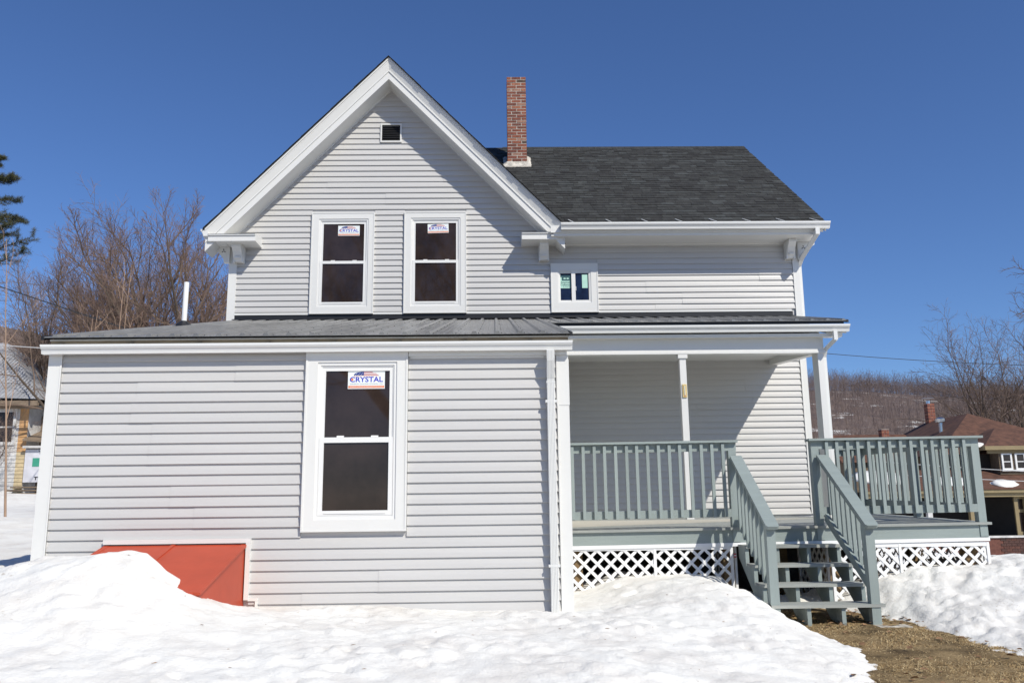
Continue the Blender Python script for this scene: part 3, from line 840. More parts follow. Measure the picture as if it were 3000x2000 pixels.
for i in range(40):
    xa = 4.6 + i * 0.136
    m.xprism([(RY - 0.13, RZ - 0.09), (RY, RZ + 0.018), (RY + 0.13, RZ - 0.09), (RY + 0.13, RZ - 0.102), (RY, RZ + 0.004), (RY - 0.13, RZ - 0.102)], xa, xa + 0.142 if xa + 0.142 < XR1 else XR1 + 0.01)
m.build('ridge_cap', M['shingle'][2], rf)
# eave trim, gutter and straps
m = MB(); m.box(5.35, XR1 - 0.05, EY - 0.0, EY + 0.03, EZ - 0.16, EZ - 0.036)
m.xprism([(EY + 0.03, 6.125), (D, 6.115), (D, 6.085), (EY + 0.03, 6.095)][::-1], 5.36, XR1 - 0.12)
m.xprism([(EY + 0.03, 6.27), (EY + 0.03, 6.125), (D, 6.115), (D, 6.25)][::-1], 5.40, XR1 - 0.14)
m.box(5.36, 9.60, D - 0.035, D, 6.06, 6.10)
m.build('eave_trim', M['trim'], house)
# rake trim on the right gable end
m = MB(); m.hexa([(XR1 - 0.03, EY, EZ - 0.16), (XR1 + 0.0, EY, EZ - 0.16), (XR1 + 0.0, RY, RZ - 0.18), (XR1 - 0.03, RY, RZ - 0.18), (XR1 - 0.03, EY, EZ - 0.036), (XR1 + 0.0, EY, EZ - 0.036), (XR1 + 0.0, RY, RZ - 0.036), (XR1 - 0.03, RY, RZ - 0.036)])
m.hexa([(XM1 + 0.02, EY + 0.05, EZ - 0.16), (XR1 - 0.03, EY + 0.05, EZ - 0.16), (XR1 - 0.03, RY, RZ - 0.16), (XM1 + 0.02, RY, RZ - 0.16), (XM1 + 0.02, EY + 0.05, EZ - 0.13), (XR1 - 0.03, EY + 0.05, EZ - 0.13), (XR1 - 0.03, RY, RZ - 0.13), (XM1 + 0.02, RY, RZ - 0.13)])
m.xprism([(D, 6.2), (2 * RY - D, 6.2), (RY, RZ - 0.05)], XM1 - 0.1, XM1 - 0.02)
m.build('rake_trim', M['trim'], house)
gutter(5.52, 10.06, EY - 0.005, 6.285, 0.88)
for x in (5.72, 6.36, 6.97, 7.55, 8.13, 8.70, 9.28, 9.86):
    m = MB(); m.hexa([(x - 0.009, EY - 0.12, 6.284), (x + 0.009, EY - 0.12, 6.284), (x - 0.05, EY + 0.12, EZ + 0.12 * MS + 0.012), (x - 0.068, EY + 0.12, EZ + 0.12 * MS + 0.012),
                      (x - 0.009, EY - 0.12, 6.288), (x + 0.009, EY - 0.12, 6.288), (x - 0.05, EY + 0.12, EZ + 0.12 * MS + 0.018), (x - 0.068, EY + 0.12, EZ + 0.12 * MS + 0.018)])
    m.build('gutter_strap', M['gutter'], house)

# --- chimney
chx0, chx1, chy0, chy1, chz0, chz1 = 4.690, 5.092, 8.24, 8.64, 8.40, 10.56
m = MB(); m.box(chx0 + 0.0045, chx1 - 0.0045, chy0 + 0.0045, chy1 - 0.0045, chz0, chz1 - 0.004)
ch = m.build('chimney', M['mortar'], house)
rs = random.Random(21)
nb = 29; bh = (chz1 - 8.66) / nb
W_ = chx1 - chx0
for c in range(nb):
    z0 = 8.66 + c * bh + 0.0075; z1 = 8.66 + (c + 1) * bh - 0.0075
    cuts = [0.0, 0.5, 1.0] if c % 2 else [0.0, 0.235, 0.74, 1.0]
    for (ya, yb) in ((chy0, chy0 + 0.1), (chy1 - 0.1, chy1)):
        for a, b in zip(cuts[:-1], cuts[1:]):
            j = rs.uniform(-0.004, 0.004); q = rs.uniform(-0.003, 0.004)
            xa = chx0 + W_ * a + (0.008 if a > 0 else 0) ; xb = chx0 + W_ * b - (0.008 if b < 1 else 0)
            t = rs.choices(range(6), (5, 5, 2, 3, 1.0 if c > 20 else 0.2, 2))[0]
            MB().box(xa, xb, ya + q, yb + q, z0, z1).build('brick', M['brick'][t], ch)
    for (xa, xb) in ((chx0, chx0 + 0.1), (chx1 - 0.1, chx1)):
        q = rs.uniform(-0.003, 0.003)
        MB().box(xa + q, xb + q, chy0 + 0.109, chy1 - 0.109, z0, z1).build('brick', M['brick'][rs.choices(range(6), (5, 5, 2, 3, 1, 2))[0]], ch)
# flared cement collar at the roof line
m = MB(); rs = random.Random(4)
ringA = []; n = 40
def zroof(y): return EZ + (y - EY) * MS
def perim(t, g):
    x0, x1, y0, y1 = chx0 - g, chx1 + g, chy0 - g, chy1 + g
    per = [(x0, y0), (x1, y0), (x1, y1), (x0, y1), (x0, y0)]
    s = t * 4; i = min(int(s), 3); f = s - i
    return (per[i][0] + (per[i + 1][0] - per[i][0]) * f, per[i][1] + (per[i + 1][1] - per[i][1]) * f)
vs = []
for lev, (g_, top) in enumerate(((0.092, None), (0.085, 'b'), (0.042, 'm'), (0.010, 't'))):
    for k in range(n):
        t = k / n; x, y = perim(t, g_ + rs.uniform(-0.014, 0.014) * (lev < 3))
        zr_ = zroof(y)
        z = zr_ - 0.02 if top is None else zr_ + 0.028 + rs.uniform(-0.006, 0.006) if top == 'b' else zr_ + 0.06 + rs.uniform(-0.012, 0.012) if top == 'm' else max(zroof(chy0) + 0.10, zr_ + 0.06) + rs.uniform(-0.012, 0.012)
        vs.append((x, y, z))
fs = [(l * n + k, l * n + (k + 1) % n, (l + 1) * n + (k + 1) % n, (l + 1) * n + k) for l in range(3) for k in range(n)]
m.add(vs, fs); m.build('cement_collar', M['cement'], ch)

# --- metal roof of the extension and the porch
SLP = 0.2466
def zr(y): return 4.772 - SLP * (D - y)
def metal_panel(x0, x1, y0, y1):
    prof = []
    rib = 0.2286
    k0 = math.floor((x0 + 0.04) / rib) - 1
    pts = [(x0, 0.0)]
    for k in range(k0, k0 + 8):
        c = -0.04 + 0.115 + k * rib
        for dx, h in ((-0.030, 0), (-0.016, 0.026), (0.016, 0.026), (0.030, 0)):
            pts.append((c + dx, h))
        for mc in (c + 0.085, c + 0.145):
            for dx, h in ((-0.014, 0), (-0.008, 0.004), (0.008, 0.004), (0.014, 0)):
                pts.append((mc + dx, h))
    pts.append((x1, 0.0))
    pts = sorted([p for p in pts if x0 <= p[0] <= x1])
    n = len(pts); m = MB(); vs = []
    ny = max(2, int((y1 - y0) / 0.5))
    for i in range(ny + 1):
        y = y0 + (y1 - y0) * i / ny
        w = 0.0025 * math.sin(i * 2.1 + x0 * 5)
        vs += [(p[0], y, zr(y) + p[1] + (w if p[1] == 0 else 0)) for p in pts]
    vs += [(p[0], y0, zr(y0) - 0.007) for p in pts]
    fs = [(i * n + k, i * n + k + 1, (i + 1) * n + k + 1, (i + 1) * n + k) for i in range(ny) for k in range(n - 1)]
    b = (ny + 1) * n
    fs += [(b + k, b + k + 1, k + 1, k) for k in range(n - 1)]
    m.add(vs, fs)
    return m.build('metal_panel', M['metalroof'], mr)
m = MB(); m.xprism([(0.0, zr(0.0) - 0.05), (D, zr(D) - 0.05), (D, zr(D) - 0.012), (0.0, zr(0.0) - 0.012)][::-1], 0.0, 5.12)
m.xprism([(3.58, zr(3.58) - 0.05), (D, zr(D) - 0.05), (D, zr(D) - 0.012), (3.58, zr(3.58) - 0.012)][::-1], 5.12, 9.46)
mr = m.build('metal_roof', M['black'], house)
xs = [-0.04 + 0.9144 * i for i in range(6)] + [5.155]
for a, b in zip(xs[:-1], xs[1:]): metal_panel(a, b, -0.145, D - 0.02)
xs = [5.155] + [-0.04 + 0.9144 * i for i in range(6, 11)] + [9.50]
for a, b in zip(xs[:-1], xs[1:]): metal_panel(a, b, 3.545, D - 0.02)
for (xa, ya, yb) in ((-0.045, -0.145, D), (5.158, -0.145, 3.56), (9.505, 3.545, D)):
    m = MB(); m.hexa([(xa - 0.012, ya, zr(ya) - 0.03), (xa + 0.012, ya, zr(ya) - 0.03), (xa + 0.012, yb, zr(yb) - 0.03), (xa - 0.012, yb, zr(yb) - 0.03),
            (xa - 0.012, ya, zr(ya) + 0.012), (xa + 0.012, ya, zr(ya) + 0.012), (xa + 0.012, yb, zr(yb) + 0.012), (xa - 0.012, yb, zr(yb) + 0.012)])
    m.build('rake_flashing', M['black'], mr)
m = MB(); rs = random.Random(8)
for row in range(10):
    y = -0.03 + row * 0.62
    for k in range(42):
        x = -0.04 + 0.115 + 0.045 + k * 0.2286
        if x > 9.45 or (x > 5.1 and y < 3.6) or y > D - 0.1: continue
        for dx in (0.0,):
            yy = y + rs.uniform(-0.015, 0.015)
            m.add([(x - 0.006, yy - 0.006, zr(yy)), (x + 0.006, yy - 0.006, zr(yy)), (x + 0.006, yy + 0.006, zr(yy)), (x - 0.006, yy + 0.006, zr(yy)), (x, yy, zr(yy) + 0.009)], [(0, 1, 4), (1, 2, 4), (2, 3, 4), (3, 0, 4)])
o = m.build('roof_screws', M['black'], mr); o['kind'] = 'stuff'
# fascia, gutters, hangers
m = MB(); m.box(0.0, 5.13, -0.062, -0.03, 3.15, 3.280); m.build('fascia', M['tanwood'], house)
m = MB(); m.box(-0.01, 5.14, -0.068, -0.028, 3.281, 3.295); m.build('drip_edge', M['trim'], house)
m = MB(); m.box(3.535, 5.115, -0.05, 0.0, 3.102, 3.16); m.build('frieze_board', M['trim'], house)
gutter(-0.055, 5.165, -0.066, 3.230, 0.72)
for x in (0.115, 0.80, 1.47, 2.15, 2.80, 3.45, 4.10, 4.75):
    m = MB(); m.hexa([(x - 0.012, -0.15, 3.222), (x + 0.012, -0.15, 3.222), (x + 0.02, -0.067, 3.222), (x - 0.004, -0.067, 3.222),
                      (x - 0.012, -0.15, 3.228), (x + 0.012, -0.15, 3.228), (x + 0.02, -0.067, 3.262), (x - 0.004, -0.067, 3.262)])
    m.build('gutter_hanger', M['steel'], house)
gutter(5.02, 9.50, 3.565, 4.145, 0.80)
# porch: beam, soffit, posts, ceiling, floor
m = MB(); m.box(5.12, 9.18, 3.70, 3.84, 3.765, 4.05)
m.box(5.12, 9.42, 3.57, 3.70, 3.985, 4.03)
m.box(5.12, 9.20, 3.685, 3.70, 3.765, 3.80)
m.build('porch_beam', M['trim'], house)
m = MB(); m.hexa([(9.05, 3.84, 3.77), (9.19, 3.84, 3.77), (9.19, D - 0.02, 3.935), (9.05, D - 0.02, 3.935), (9.05, 3.84, 4.10), (9.19, 3.84, 4.10), (9.19, D - 0.02, 4.60), (9.05, D - 0.02, 4.60)])
m.hexa([(9.19, 3.57, 4.03), (9.48, 3.57, 4.03), (9.48, D, zr(D) - 0.12), (9.19, D, zr(D) - 0.12), (9.19, 3.57, 4.06), (9.48, 3.57, 4.06), (9.48, D, zr(D) - 0.06), (9.19, D, zr(D) - 0.06)])
m.build('porch_side_beam', M['trim'], house)
m = MB(); m.box(5.12, 9.06, 3.83, D - 0.02, 4.02, 4.05); pc = m.build('porch_ceiling', M['trim'], house)
m = MB(); m.zprism([(6.62 + 0.09 * math.cos(a), 4.75 + 0.09 * math.sin(a)) for a in np.linspace(0, 2 * math.pi, 17)[:-1]], 3.985, 4.02); m.build('ceiling_light', M['trim'], house)
def porch_post(x0, x1, y0, y1, zb):
    m = MB(); m.box(x0, x1, y0, y1, zb, 3.765)
    m.box(x0 - 0.022, x1 + 0.022, y0 - 0.02, y1 + 0.02, 3.705, 3.763)
    m.box(x0 - 0.006, x1 + 0.006, y0 - 0.006, y1 + 0.006, zb, zb + 0.06)
    return m.build('porch_post', M['trim'], house)
porch_post(7.068, 7.160, 3.71, 3.80, 1.42)
m = MB(); m.box(9.085, 9.172, 3.70, 3.92, 1.42, 3.77); m.build('porch_post', M['trim'], house)
m = MB(); m.box(5.11, 9.24, 3.66, D, 1.385, 1.425); m.build('porch_floor', M['deckfloor'], house)
m = MB(); m.box(5.11, 9.20, 3.63, 3.662, 1.285, 1.418); m.build('porch_fascia', M['beige'], house)

# --- downspouts
def spout(path, w=0.076, dp=0.058, ridges=True, up=(0, -1, 0), name='downspout'):
    m = MB()
    for p, q in zip(path[:-1], path[1:]):
        p = Vector(p); q = Vector(q); d = (q - p).normalized()
        m.bar(p - d * 0.012, q + d * 0.012, w, dp, up)
        if ridges:
            side = d.cross(Vector(up)).normalized(); u_ = side.cross(d)
            for k in range(5):
                off = side * ((k - 2) * w / 5.4) + u_ * (dp / 2 + 0.001)
                m.bar(p + off, q + off, w / 12, 0.006, up)
    return m.build(name, M['gutter'], house)
dsx = 4.945
ds = spout([(dsx, -0.135, 3.13), (dsx, -0.130, 3.04), (dsx, -0.075, 2.86), (dsx, -0.072, 0.60)])
m = MB(); m.box(dsx - 0.043, dsx + 0.043, -0.106, -0.03, 2.815, 2.83); m.build('collar', M['gutter'], ds)
for z in (2.62, 1.05):
    m = MB(); m.box(dsx - 0.055, dsx + 0.055, -0.105, -0.0, z, z + 0.025); m.build('strap', M['gutter'], ds)
spout([(9.84, 5.235, 6.17), (9.84, 5.24, 6.08), (9.72, 5.74, 5.78), (9.715, 5.86, 5.70), (9.715, 5.875, 4.62)], 0.07, 0.055, False, up=(0, -0.9, 0.1))
spout([(9.285, 3.50, 4.04), (9.285, 3.50, 3.93), (9.215, 3.74, 3.82), (9.21, 3.79, 3.72), (9.21, 3.80, 1.45)], 0.055, 0.05, False, up=(0, -0.9, 0.1))

# --- vent pipe on the extension roof
m = MB(); m.tube([(0.165, 3.0, zr(3.0) - 0.02), (0.168, 3.0, 4.70)], 0.034, 14)
vp = m.build('vent_pipe', M['pvc'], house, smooth=False)
m = MB(); m.tube([(0.165, 3.0, zr(3.0) - 0.01), (0.165, 3.0, zr(3.0) + 0.03), (0.165, 3.0, zr(3.0) + 0.075)], [0.13, 0.10, 0.046], 14); m.build('pipe_boot', M['black'], vp)

# ------------------------------------------------------------------ thermometer on the porch post
th = thing('thermometer', (7.12, 3.705, 3.13), 'small yellowed thermometer fixed to the middle white porch post', 'thermometer')
m = MB(); m.box(7.088, 7.150, 3.694, 3.7095, 3.135, 3.325); m.build('backing_plate', M['brass'], th)
m = MB(); m.box(7.115, 7.123, 3.689, 3.695, 3.165, 3.30); m.build('tube', M['p_white'], th)
m = MB(); m.box(7.113, 7.125, 3.688, 3.6945, 3.15, 3.165); m.build('bulb', M['p_red'], th)
for i in range(9):
    MB().box(7.095, 7.108, 3.6925, 3.6945, 3.175 + i * 0.015, 3.179 + i * 0.015).build('scale_mark', M['p_black'], th)

# ------------------------------------------------------------------ cellar bulkhead
bk = thing('cellar_bulkhead', (1.34, -0.6, 0.5), 'sloping red steel cellar bulkhead half buried in snow against the wall', 'bulkhead')
def bz(y): return 1.305 + 0.262 * y      # top surface
def leaf(x0, x1):
    m = MB(); ya, yb = -0.03, -1.28
    m.hexa([(x0, yb, bz(yb) - 0.035), (x1, yb, bz(yb) - 0.035), (x1, ya, bz(ya) - 0.035), (x0, ya, bz(ya) - 0.035), (x0, yb, bz(yb)), (x1, yb, bz(yb)), (x1, ya, bz(ya)), (x0, ya, bz(ya))])
    return m.build('door_leaf', M['red'], bk)
leaf(0.690, 1.318); lf = leaf(1.323, 1.985)
m = MB(); ya, yb = -0.03, -1.27
m.hexa([(1.303, yb, bz(yb) - 0.01), (1.338, yb, bz(yb) - 0.01), (1.338, ya, bz(ya) - 0.01), (1.303, ya, bz(ya) - 0.01), (1.303, yb, bz(yb) + 0.010), (1.338, yb, bz(yb) + 0.010), (1.338, ya, bz(ya) + 0.010), (1.303, ya, bz(ya) + 0.010)])
m.build('centre_strip', M['red'], lf)
for x in (0.685, 1.99):
    m = MB(); m.xprism([(0.0, 0.4), (0.0, bz(0) - 0.03), (-1.28, bz(-1.28) - 0.03), (-1.28, 0.4)], x - 0.006, x + 0.006)
    m.bar((x, -0.01, bz(0) - 0.012), (x, -1.29, bz(-1.28) - 0.012), 0.05, 0.025)
    m.build('side_panel', M['red'], bk)
m = MB(); m.box(0.685, 1.99, -1.292, -1.278, 0.4, bz(-1.28) - 0.03); m.build('front_panel', M['red'], bk)
m = MB(); m.box(0.655, 2.05, -0.05, 0.0, 1.309, 1.352).box(2.008, 2.05, -0.051, 0.0, 0.785, 1.308).box(2.043, 2.135, -0.04, 0.0, 0.775, 0.800).box(2.115, 2.136, -0.041, 0.0, 0.5, 0.774)
m.build('bulkhead_trim', M['trim'], bk)

# ------------------------------------------------------------------ deck, railings, stairs (the deck has settled: it leans a little to the front)
YD = 1.40
TILT = 0.027
def dw(p):
    t = min(max((p[0] - 8.2) / 1.5, 0), 1); t = t * t * (3 - 2 * t)
    return (p[0], p[1], p[2] + 0.008 * (p[0] - 8.7) + (TILT * t - 0.008 * (1 - t)) * (p[1] - YD))
DZ = 1.375
deck = thing('porch_deck', (7.6, 2.6, 0.4), 'grey green painted wooden porch deck on white lattice skirting', 'deck')
m = MB(); m.box(5.13, 9.96, YD + 0.10, 3.60, 1.23, 1.325); m.box(9.20, 9.96, 3.60, 4.55, 1.23, 1.325)
m.build('deck_frame', M['rawwood'], deck, warp=dw)
rs = random.Random(12)
y = YD - 0.012
while y < 3.58:
    y2 = min(y + 0.138, 3.58)
    dz = rs.uniform(-0.0015, 0.0015)
    MB().box(5.115, 10.035, y, y2 - 0.006, DZ - 0.028 + dz, DZ + dz).build('deck_board', M['deckfloor'], deck, warp=dw)
    y = y2
while y < 4.62:
    y2 = min(y + 0.138, 4.62)
    MB().box(9.25, 10.035, y, y2 - 0.006, DZ - 0.028, DZ).build('deck_board', M['deckfloor'], deck, warp=dw)
    y = y2
m = MB(); m.box(5.12, 10.0, YD + 0.022, YD + 0.06, 1.205, DZ - 0.029); m.build('fascia_board', M['deck'], deck, warp=dw)
m = MB(); m.box(9.962, 10.0, YD + 0.061, 4.58, 1.205, DZ - 0.029); m.build('fascia_board', M['deck'], deck, warp=dw)
m = MB(); m.box(5.12, 10.005, YD + 0.012, YD + 0.05, 1.165, 1.204); m.box(9.966, 10.006, YD + 0.051, 4.58, 1.165, 1.204); m.build('skirt_trim', M['lattice'], deck, warp=dw)
for (x, y) in ((5.3, 1.6), (7.05, 1.62), (8.24, 1.62), (9.85, 1.62), (9.85, 3.0), (9.85, 4.5), (7.05, 3.4), (8.24, 3.4)):
    MB().box(x - 0.07, x + 0.07, y - 0.07, y + 0.07, 0.1, 1.23).build('support_post', M['rawwood'], deck)
MB().box(5.12, 9.6, 3.70, 3.80, 0.1, 1.30).build('foundation_wall', mat('dark_stone', (0.10, 0.09, 0.08), 0.95, 0.4, 3, 0.5, 20), deck)  # stone wall below the porch in a dark tone

def clip_seg(p, d, x0, x1, z0, z1):
    t0, t1 = -1e9, 1e9
    for a, b, lo, hi in ((p[0], d[0], x0, x1), (p[1], d[1], z0, z1)):
        ta, tb = (lo - a) / b, (hi - a) / b
        if ta > tb: ta, tb = tb, ta
        t0 = max(t0, ta); t1 = min(t1, tb)
    return (t0, t1) if t1 - t0 > 0.03 else None

def lattice(u0, u1, z0, z1, place, label, phase=0.0, posts=()):
    """place(u, n, z) -> world point; n is out of the panel towards the viewer"""
    c = place((u0 + u1) / 2, 0, z0)
    pt = thing('lattice_panel', c, label, 'lattice', 'white lattice skirting round the deck')
    pitch = 0.1515; w = 0.038
    for lay, sg in ((0, 1), (1, -1)):
        k = -12
        while k < 60:
            uu = u0 + phase + k * pitch
            k += 1
            d = (math.sqrt(0.5) * sg, math.sqrt(0.5))
            base = (uu if sg > 0 else uu, z0)
            c2 = clip_seg(base, d, u0 + 0.002, u1 - 0.002, z0, z1 - 0.004)
            if not c2: continue
            a = (base[0] + d[0] * c2[0], base[1] + d[1] * c2[0]); b = (base[0] + d[0] * c2[1], base[1] + d[1] * c2[1])
            nx = (-d[1] * w / 2, d[0] * w / 2)
            n0, n1 = (0.0, 0.007) if lay == 0 else (0.0075, 0.0145)
            q = [(a[0] + nx[0], a[1] + nx[1]), (b[0] + nx[0], b[1] + nx[1]), (b[0] - nx[0], b[1] - nx[1]), (a[0] - nx[0], a[1] - nx[1])]
            q = [(min(max(e[0], u0), u1), min(e[1], z1)) for e in q]
            MB().hexa([place(e[0], n0, e[1]) for e in q] + [place(e[0], n1, e[1]) for e in q]).build('slat', M['lattice'], pt)
    for (a, b) in [(u0 - 0.01, u0 + 0.022), (u1 - 0.022, u1 + 0.01)] + list(posts):
        m = MB(); m.hexa([place(a, -0.004, z0), place(b, -0.004, z0), place(b, 0.022, z0), place(a, 0.022, z0), place(a, -0.004, z1), place(b, -0.004, z1), place(b, 0.022, z1), place(a, 0.022, z1)])
        m.build('upright_strip', M['lattice'], pt)
    m = MB(); m.hexa([place(u0, -0.005, z1 - 0.045), place(u1, -0.005, z1 - 0.045), place(u1, 0.020, z1 - 0.045), place(u0, 0.020, z1 - 0.045), place(u0, -0.005, z1), place(u1, -0.005, z1), place(u1, 0.020, z1), place(u0, 0.020, z1)])
    m.build('top_strip', M['lattice'], pt)
    return pt
yl = YD + 0.045
lattice(5.13, 7.055, 0.45, 1.165, lambda u, n, z: (u, yl - n, z), 'white diagonal lattice between the extension and the stairs', 0.02, [(6.165, 6.195)])
lattice(8.185, 9.985, 0.45, 1.165, lambda u, n, z: (u, yl - n, z), 'white diagonal lattice right of the stairs under the long railing', 0.05, [(8.955, 8.985)])
lattice(1.5, 2.45, 0.40, 1.165, lambda u, n, z: (7.10 + n, u, z), 'lattice running back under the deck at the left side of the stairs', 0.03)
lattice(1.5, 2.45, 0.40, 1.165, lambda u, n, z: (8.17 - n, u, z), 'lattice running back under the deck at the right side of the stairs', 0.03)
lattice(1.5, 4.5, 0.45, 1.165, lambda u, n, z: (9.965 + n, u, z), 'lattice on the right hand end of the deck', 0.03)
# small red tag on the left lattice post
m = MB(); m.box(7.068, 7.095, 1.405, 1.409, 1.03, 1.075).box(7.072, 7.091, 1.403, 1.4055, 1.045, 1.06, 1)
tag(m.build('red_tag', [M['p_red'], M['p_white']]), 'tiny red and white tag on the lattice corner left of the stairs', 'tag')

RT = 2.355      # top of the cap rail
def railing(name, a, b, horiz, label, posts, capo=(0.03, 0.03), first=None, outward=-1):
    """straight railing from a to b along x (horiz) or y; balusters on the outer side"""
    (xa, ya), (xb, yb) = a, b
    rt = thing('deck_railing', ((xa + xb) / 2, (ya + yb) / 2, DZ), label, 'railing', 'grey green deck railings')
    def bx(u0, u1, v0, v1, z0, z1, nm, mt):
        m = MB()
        if horiz: m.box(u0, u1, ya + v0, ya + v1, z0, z1)
        else: m.box(xa - v1, xa - v0, u0, u1, z0, z1)
        return m.build(nm, mt, rt, warp=dw)
    u0, u1 = (xa, xb) if horiz else (ya, yb)
    o = outward
    bx(u0 - capo[0], u1 + capo[1], -0.055, 0.085, RT - 0.026, RT, 'cap_rail', M['deck'])
    bx(u0, u1, 0.0, 0.036, RT - 0.118, RT - 0.027, 'top_rail', M['deck'])
    bx(u0, u1, 0.0, 0.036, DZ + 0.115, DZ + 0.205, 'bottom_rail', M['deck'])
    for p in posts:
        bx(p - 0.044, p + 0.044, -0.001, 0.088, 1.215 if not isinstance(p, tuple) else DZ, RT - 0.0265, 'post', M['deckv'])
    n = int(round((u1 - u0) / 0.1235))
    st = first if first is not None else u0 + 0.06
    u = st
    while u < u1 - 0.02:
        if all(abs(u - p) > 0.062 for p in posts):
            j = rs.uniform(-0.004, 0.004)
            bx(u - 0.0175 + j, u + 0.0175 + j, -0.036, -0.001, DZ + 0.118 + rs.uniform(-0.006, 0.006), RT - 0.034, 'baluster', M['deckv'])
        u += 0.1235
    return rt
railing('r', (5.118, YD + 0.012), (7.165, YD + 0.012), True, 'deck railing between the extension corner and the stairs', [7.118], capo=(0.0, 0.012), first=5.15)
railing('r', (8.035, YD + 0.012), (9.995, YD + 0.012), True, 'long front deck railing right of the stairs', [8.08, 9.950], capo=(0.035, 0.035), first=8.205)
railing('r', (9.99, YD + 0.10), (9.99, 4.60), False, 'deck railing running back along the right end of the deck', [2.92, 4.56], capo=(0.0, 0.03), first=1.56)
railing('r', (9.30, 4.545), (9.95, 4.545), True, 'short deck railing at the back behind the white porch post', [9.34], capo=(0.0, 0.0), first=9.44)

stairs = thing('porch_stairs', (7.65, 0.7, 0.43), 'grey green wooden stairs with open risers and two sloping handrails', 'stairs')
TR = [(1.13, 1.172), (0.845, 0.985), (0.565, 0.806), (0.275, 0.632)]      # front edge y, top z
sx0, sx1 = 7.125, 8.185
for i, (yf, zt) in enumerate(TR):
    a, b = (sx0, sx1) if i < 3 else (sx0 - 0.02, sx1 + 0.055)
    for (y0, y1) in ((yf, yf + 0.138), (yf + 0.144, yf + 0.284)):
        m = MB(); m.box(a, b, y0, y1, zt - 0.032, zt); m.build('tread', M['deckfloor'], stairs)
for x in (7.148, 7.485, 7.83, 8.165):
    poly = [(YD + 0.02, 1.19)]
    for i, (yf, zt) in enumerate(TR):
        prev = 1.19 if i == 0 else TR[i - 1][1] - 0.033
        y_in = (TR[i - 1][0] + 0.03) if i else YD + 0.02
        if i: poly.append((y_in, prev)); poly.append((y_in, zt - 0.033))
        else: poly.append((y_in, zt - 0.033))
    poly += [(TR[3][0] + 0.03, TR[3][1] - 0.033), (TR[3][0] + 0.03, 0.36), (TR[3][0] + 0.20, 0.36), (YD + 0.02, 1.03)]
    pp = [poly[0]]
    for p in poly[1:]:
        if abs(p[0] - pp[-1][0]) + abs(p[1] - pp[-1][1]) > 1e-4: pp.append(p)
    m = MB(); m.xprism(pp, x - 0.02, x + 0.02); m.build('stringer', M['deckv'], stairs)
def handrail(xp, side):
    """xp: centre of the posts; side +1 puts the balusters to the right of the lower rail"""
    y0, z0, y1, z1 = 0.205, 1.392, 1.385, 2.165
    s = (z1 - z0) / (y1 - y0)
    m = MB(); yy0, yy1 = 0.285, 0.375
    m.hexa([(xp - 0.045, yy0, 0.40), (xp + 0.045, yy0, 0.40), (xp + 0.045, yy1, 0.40), (xp - 0.045, yy1, 0.40),
            (xp - 0.045, yy0, z0 + s * (yy0 - y0) - 0.034), (xp + 0.045, yy0, z0 + s * (yy0 - y0) - 0.034), (xp + 0.045, yy1, z0 + s * (yy1 - y0) - 0.034), (xp - 0.045, yy1, z0 + s * (yy1 - y0) - 0.034)])
    m.build('newel_post', M['deckv'], stairs)
    ang = math.atan(s); n = (-math.sin(ang), math.cos(ang))
    m = MB(); w = 0.066; t = 0.036; c = 0.02
    ds_ = (math.cos(ang), math.sin(ang))
    poly = [(-w, c), (-w + c, 0), (w - c, 0), (w, c)]
    Lr = math.hypot(y1 - y0, z1 - z0)
    out = [(-w, c), (-w + c, 0), (w - c, 0), (w, c), (w, Lr), (-w, Lr)]
    m.extrude(out, lambda p, tt: (xp + p[0], y0 + ds_[0] * p[1] + n[0] * tt, z0 + ds_[1] * p[1] + n[1] * tt), -t, 0)
    hr = m.build('handrail', M['deck'], stairs)
    drop = 0.70
    m = MB(); m.bar((xp - side * 0.008, 0.38, z0 + s * (0.38 - y0) - drop), (xp - side * 0.008, y1, z1 - drop), 0.034, 0.088)
    m.bar((xp - side * 0.008, 0.38, z0 + s * (0.38 - y0) - 0.085), (xp - side * 0.008, y1, z1 - 0.085), 0.034, 0.08)
    m.build('sloping_rail', M['deckv'], stairs)
    for k in range(7):
        y = 0.485 + k * 0.124
        zt = z0 + s * (y - y0) - 0.05; zb = zt - drop + 0.02
        xc = xp + side * 0.0275
        m = MB()
        vs = []
        for (za, zbk) in ((zb - 0.02, zb + 0.012), (zt, zt + s * 0.035)):
            vs += [(xc - 0.0175, y, za), (xc + 0.0175, y, za), (xc + 0.0175, y + 0.035, zbk), (xc - 0.0175, y + 0.035, zbk)]
        m.hexa(vs).build('baluster', M['deckv'], stairs)
handrail(7.150, -1)
handrail(8.150, 1)
m = MB(); m.box(8.10, 8.42, 0.12, 0.50, 0.40, 0.435); m.build('footing_stone', M['cement'], stairs)

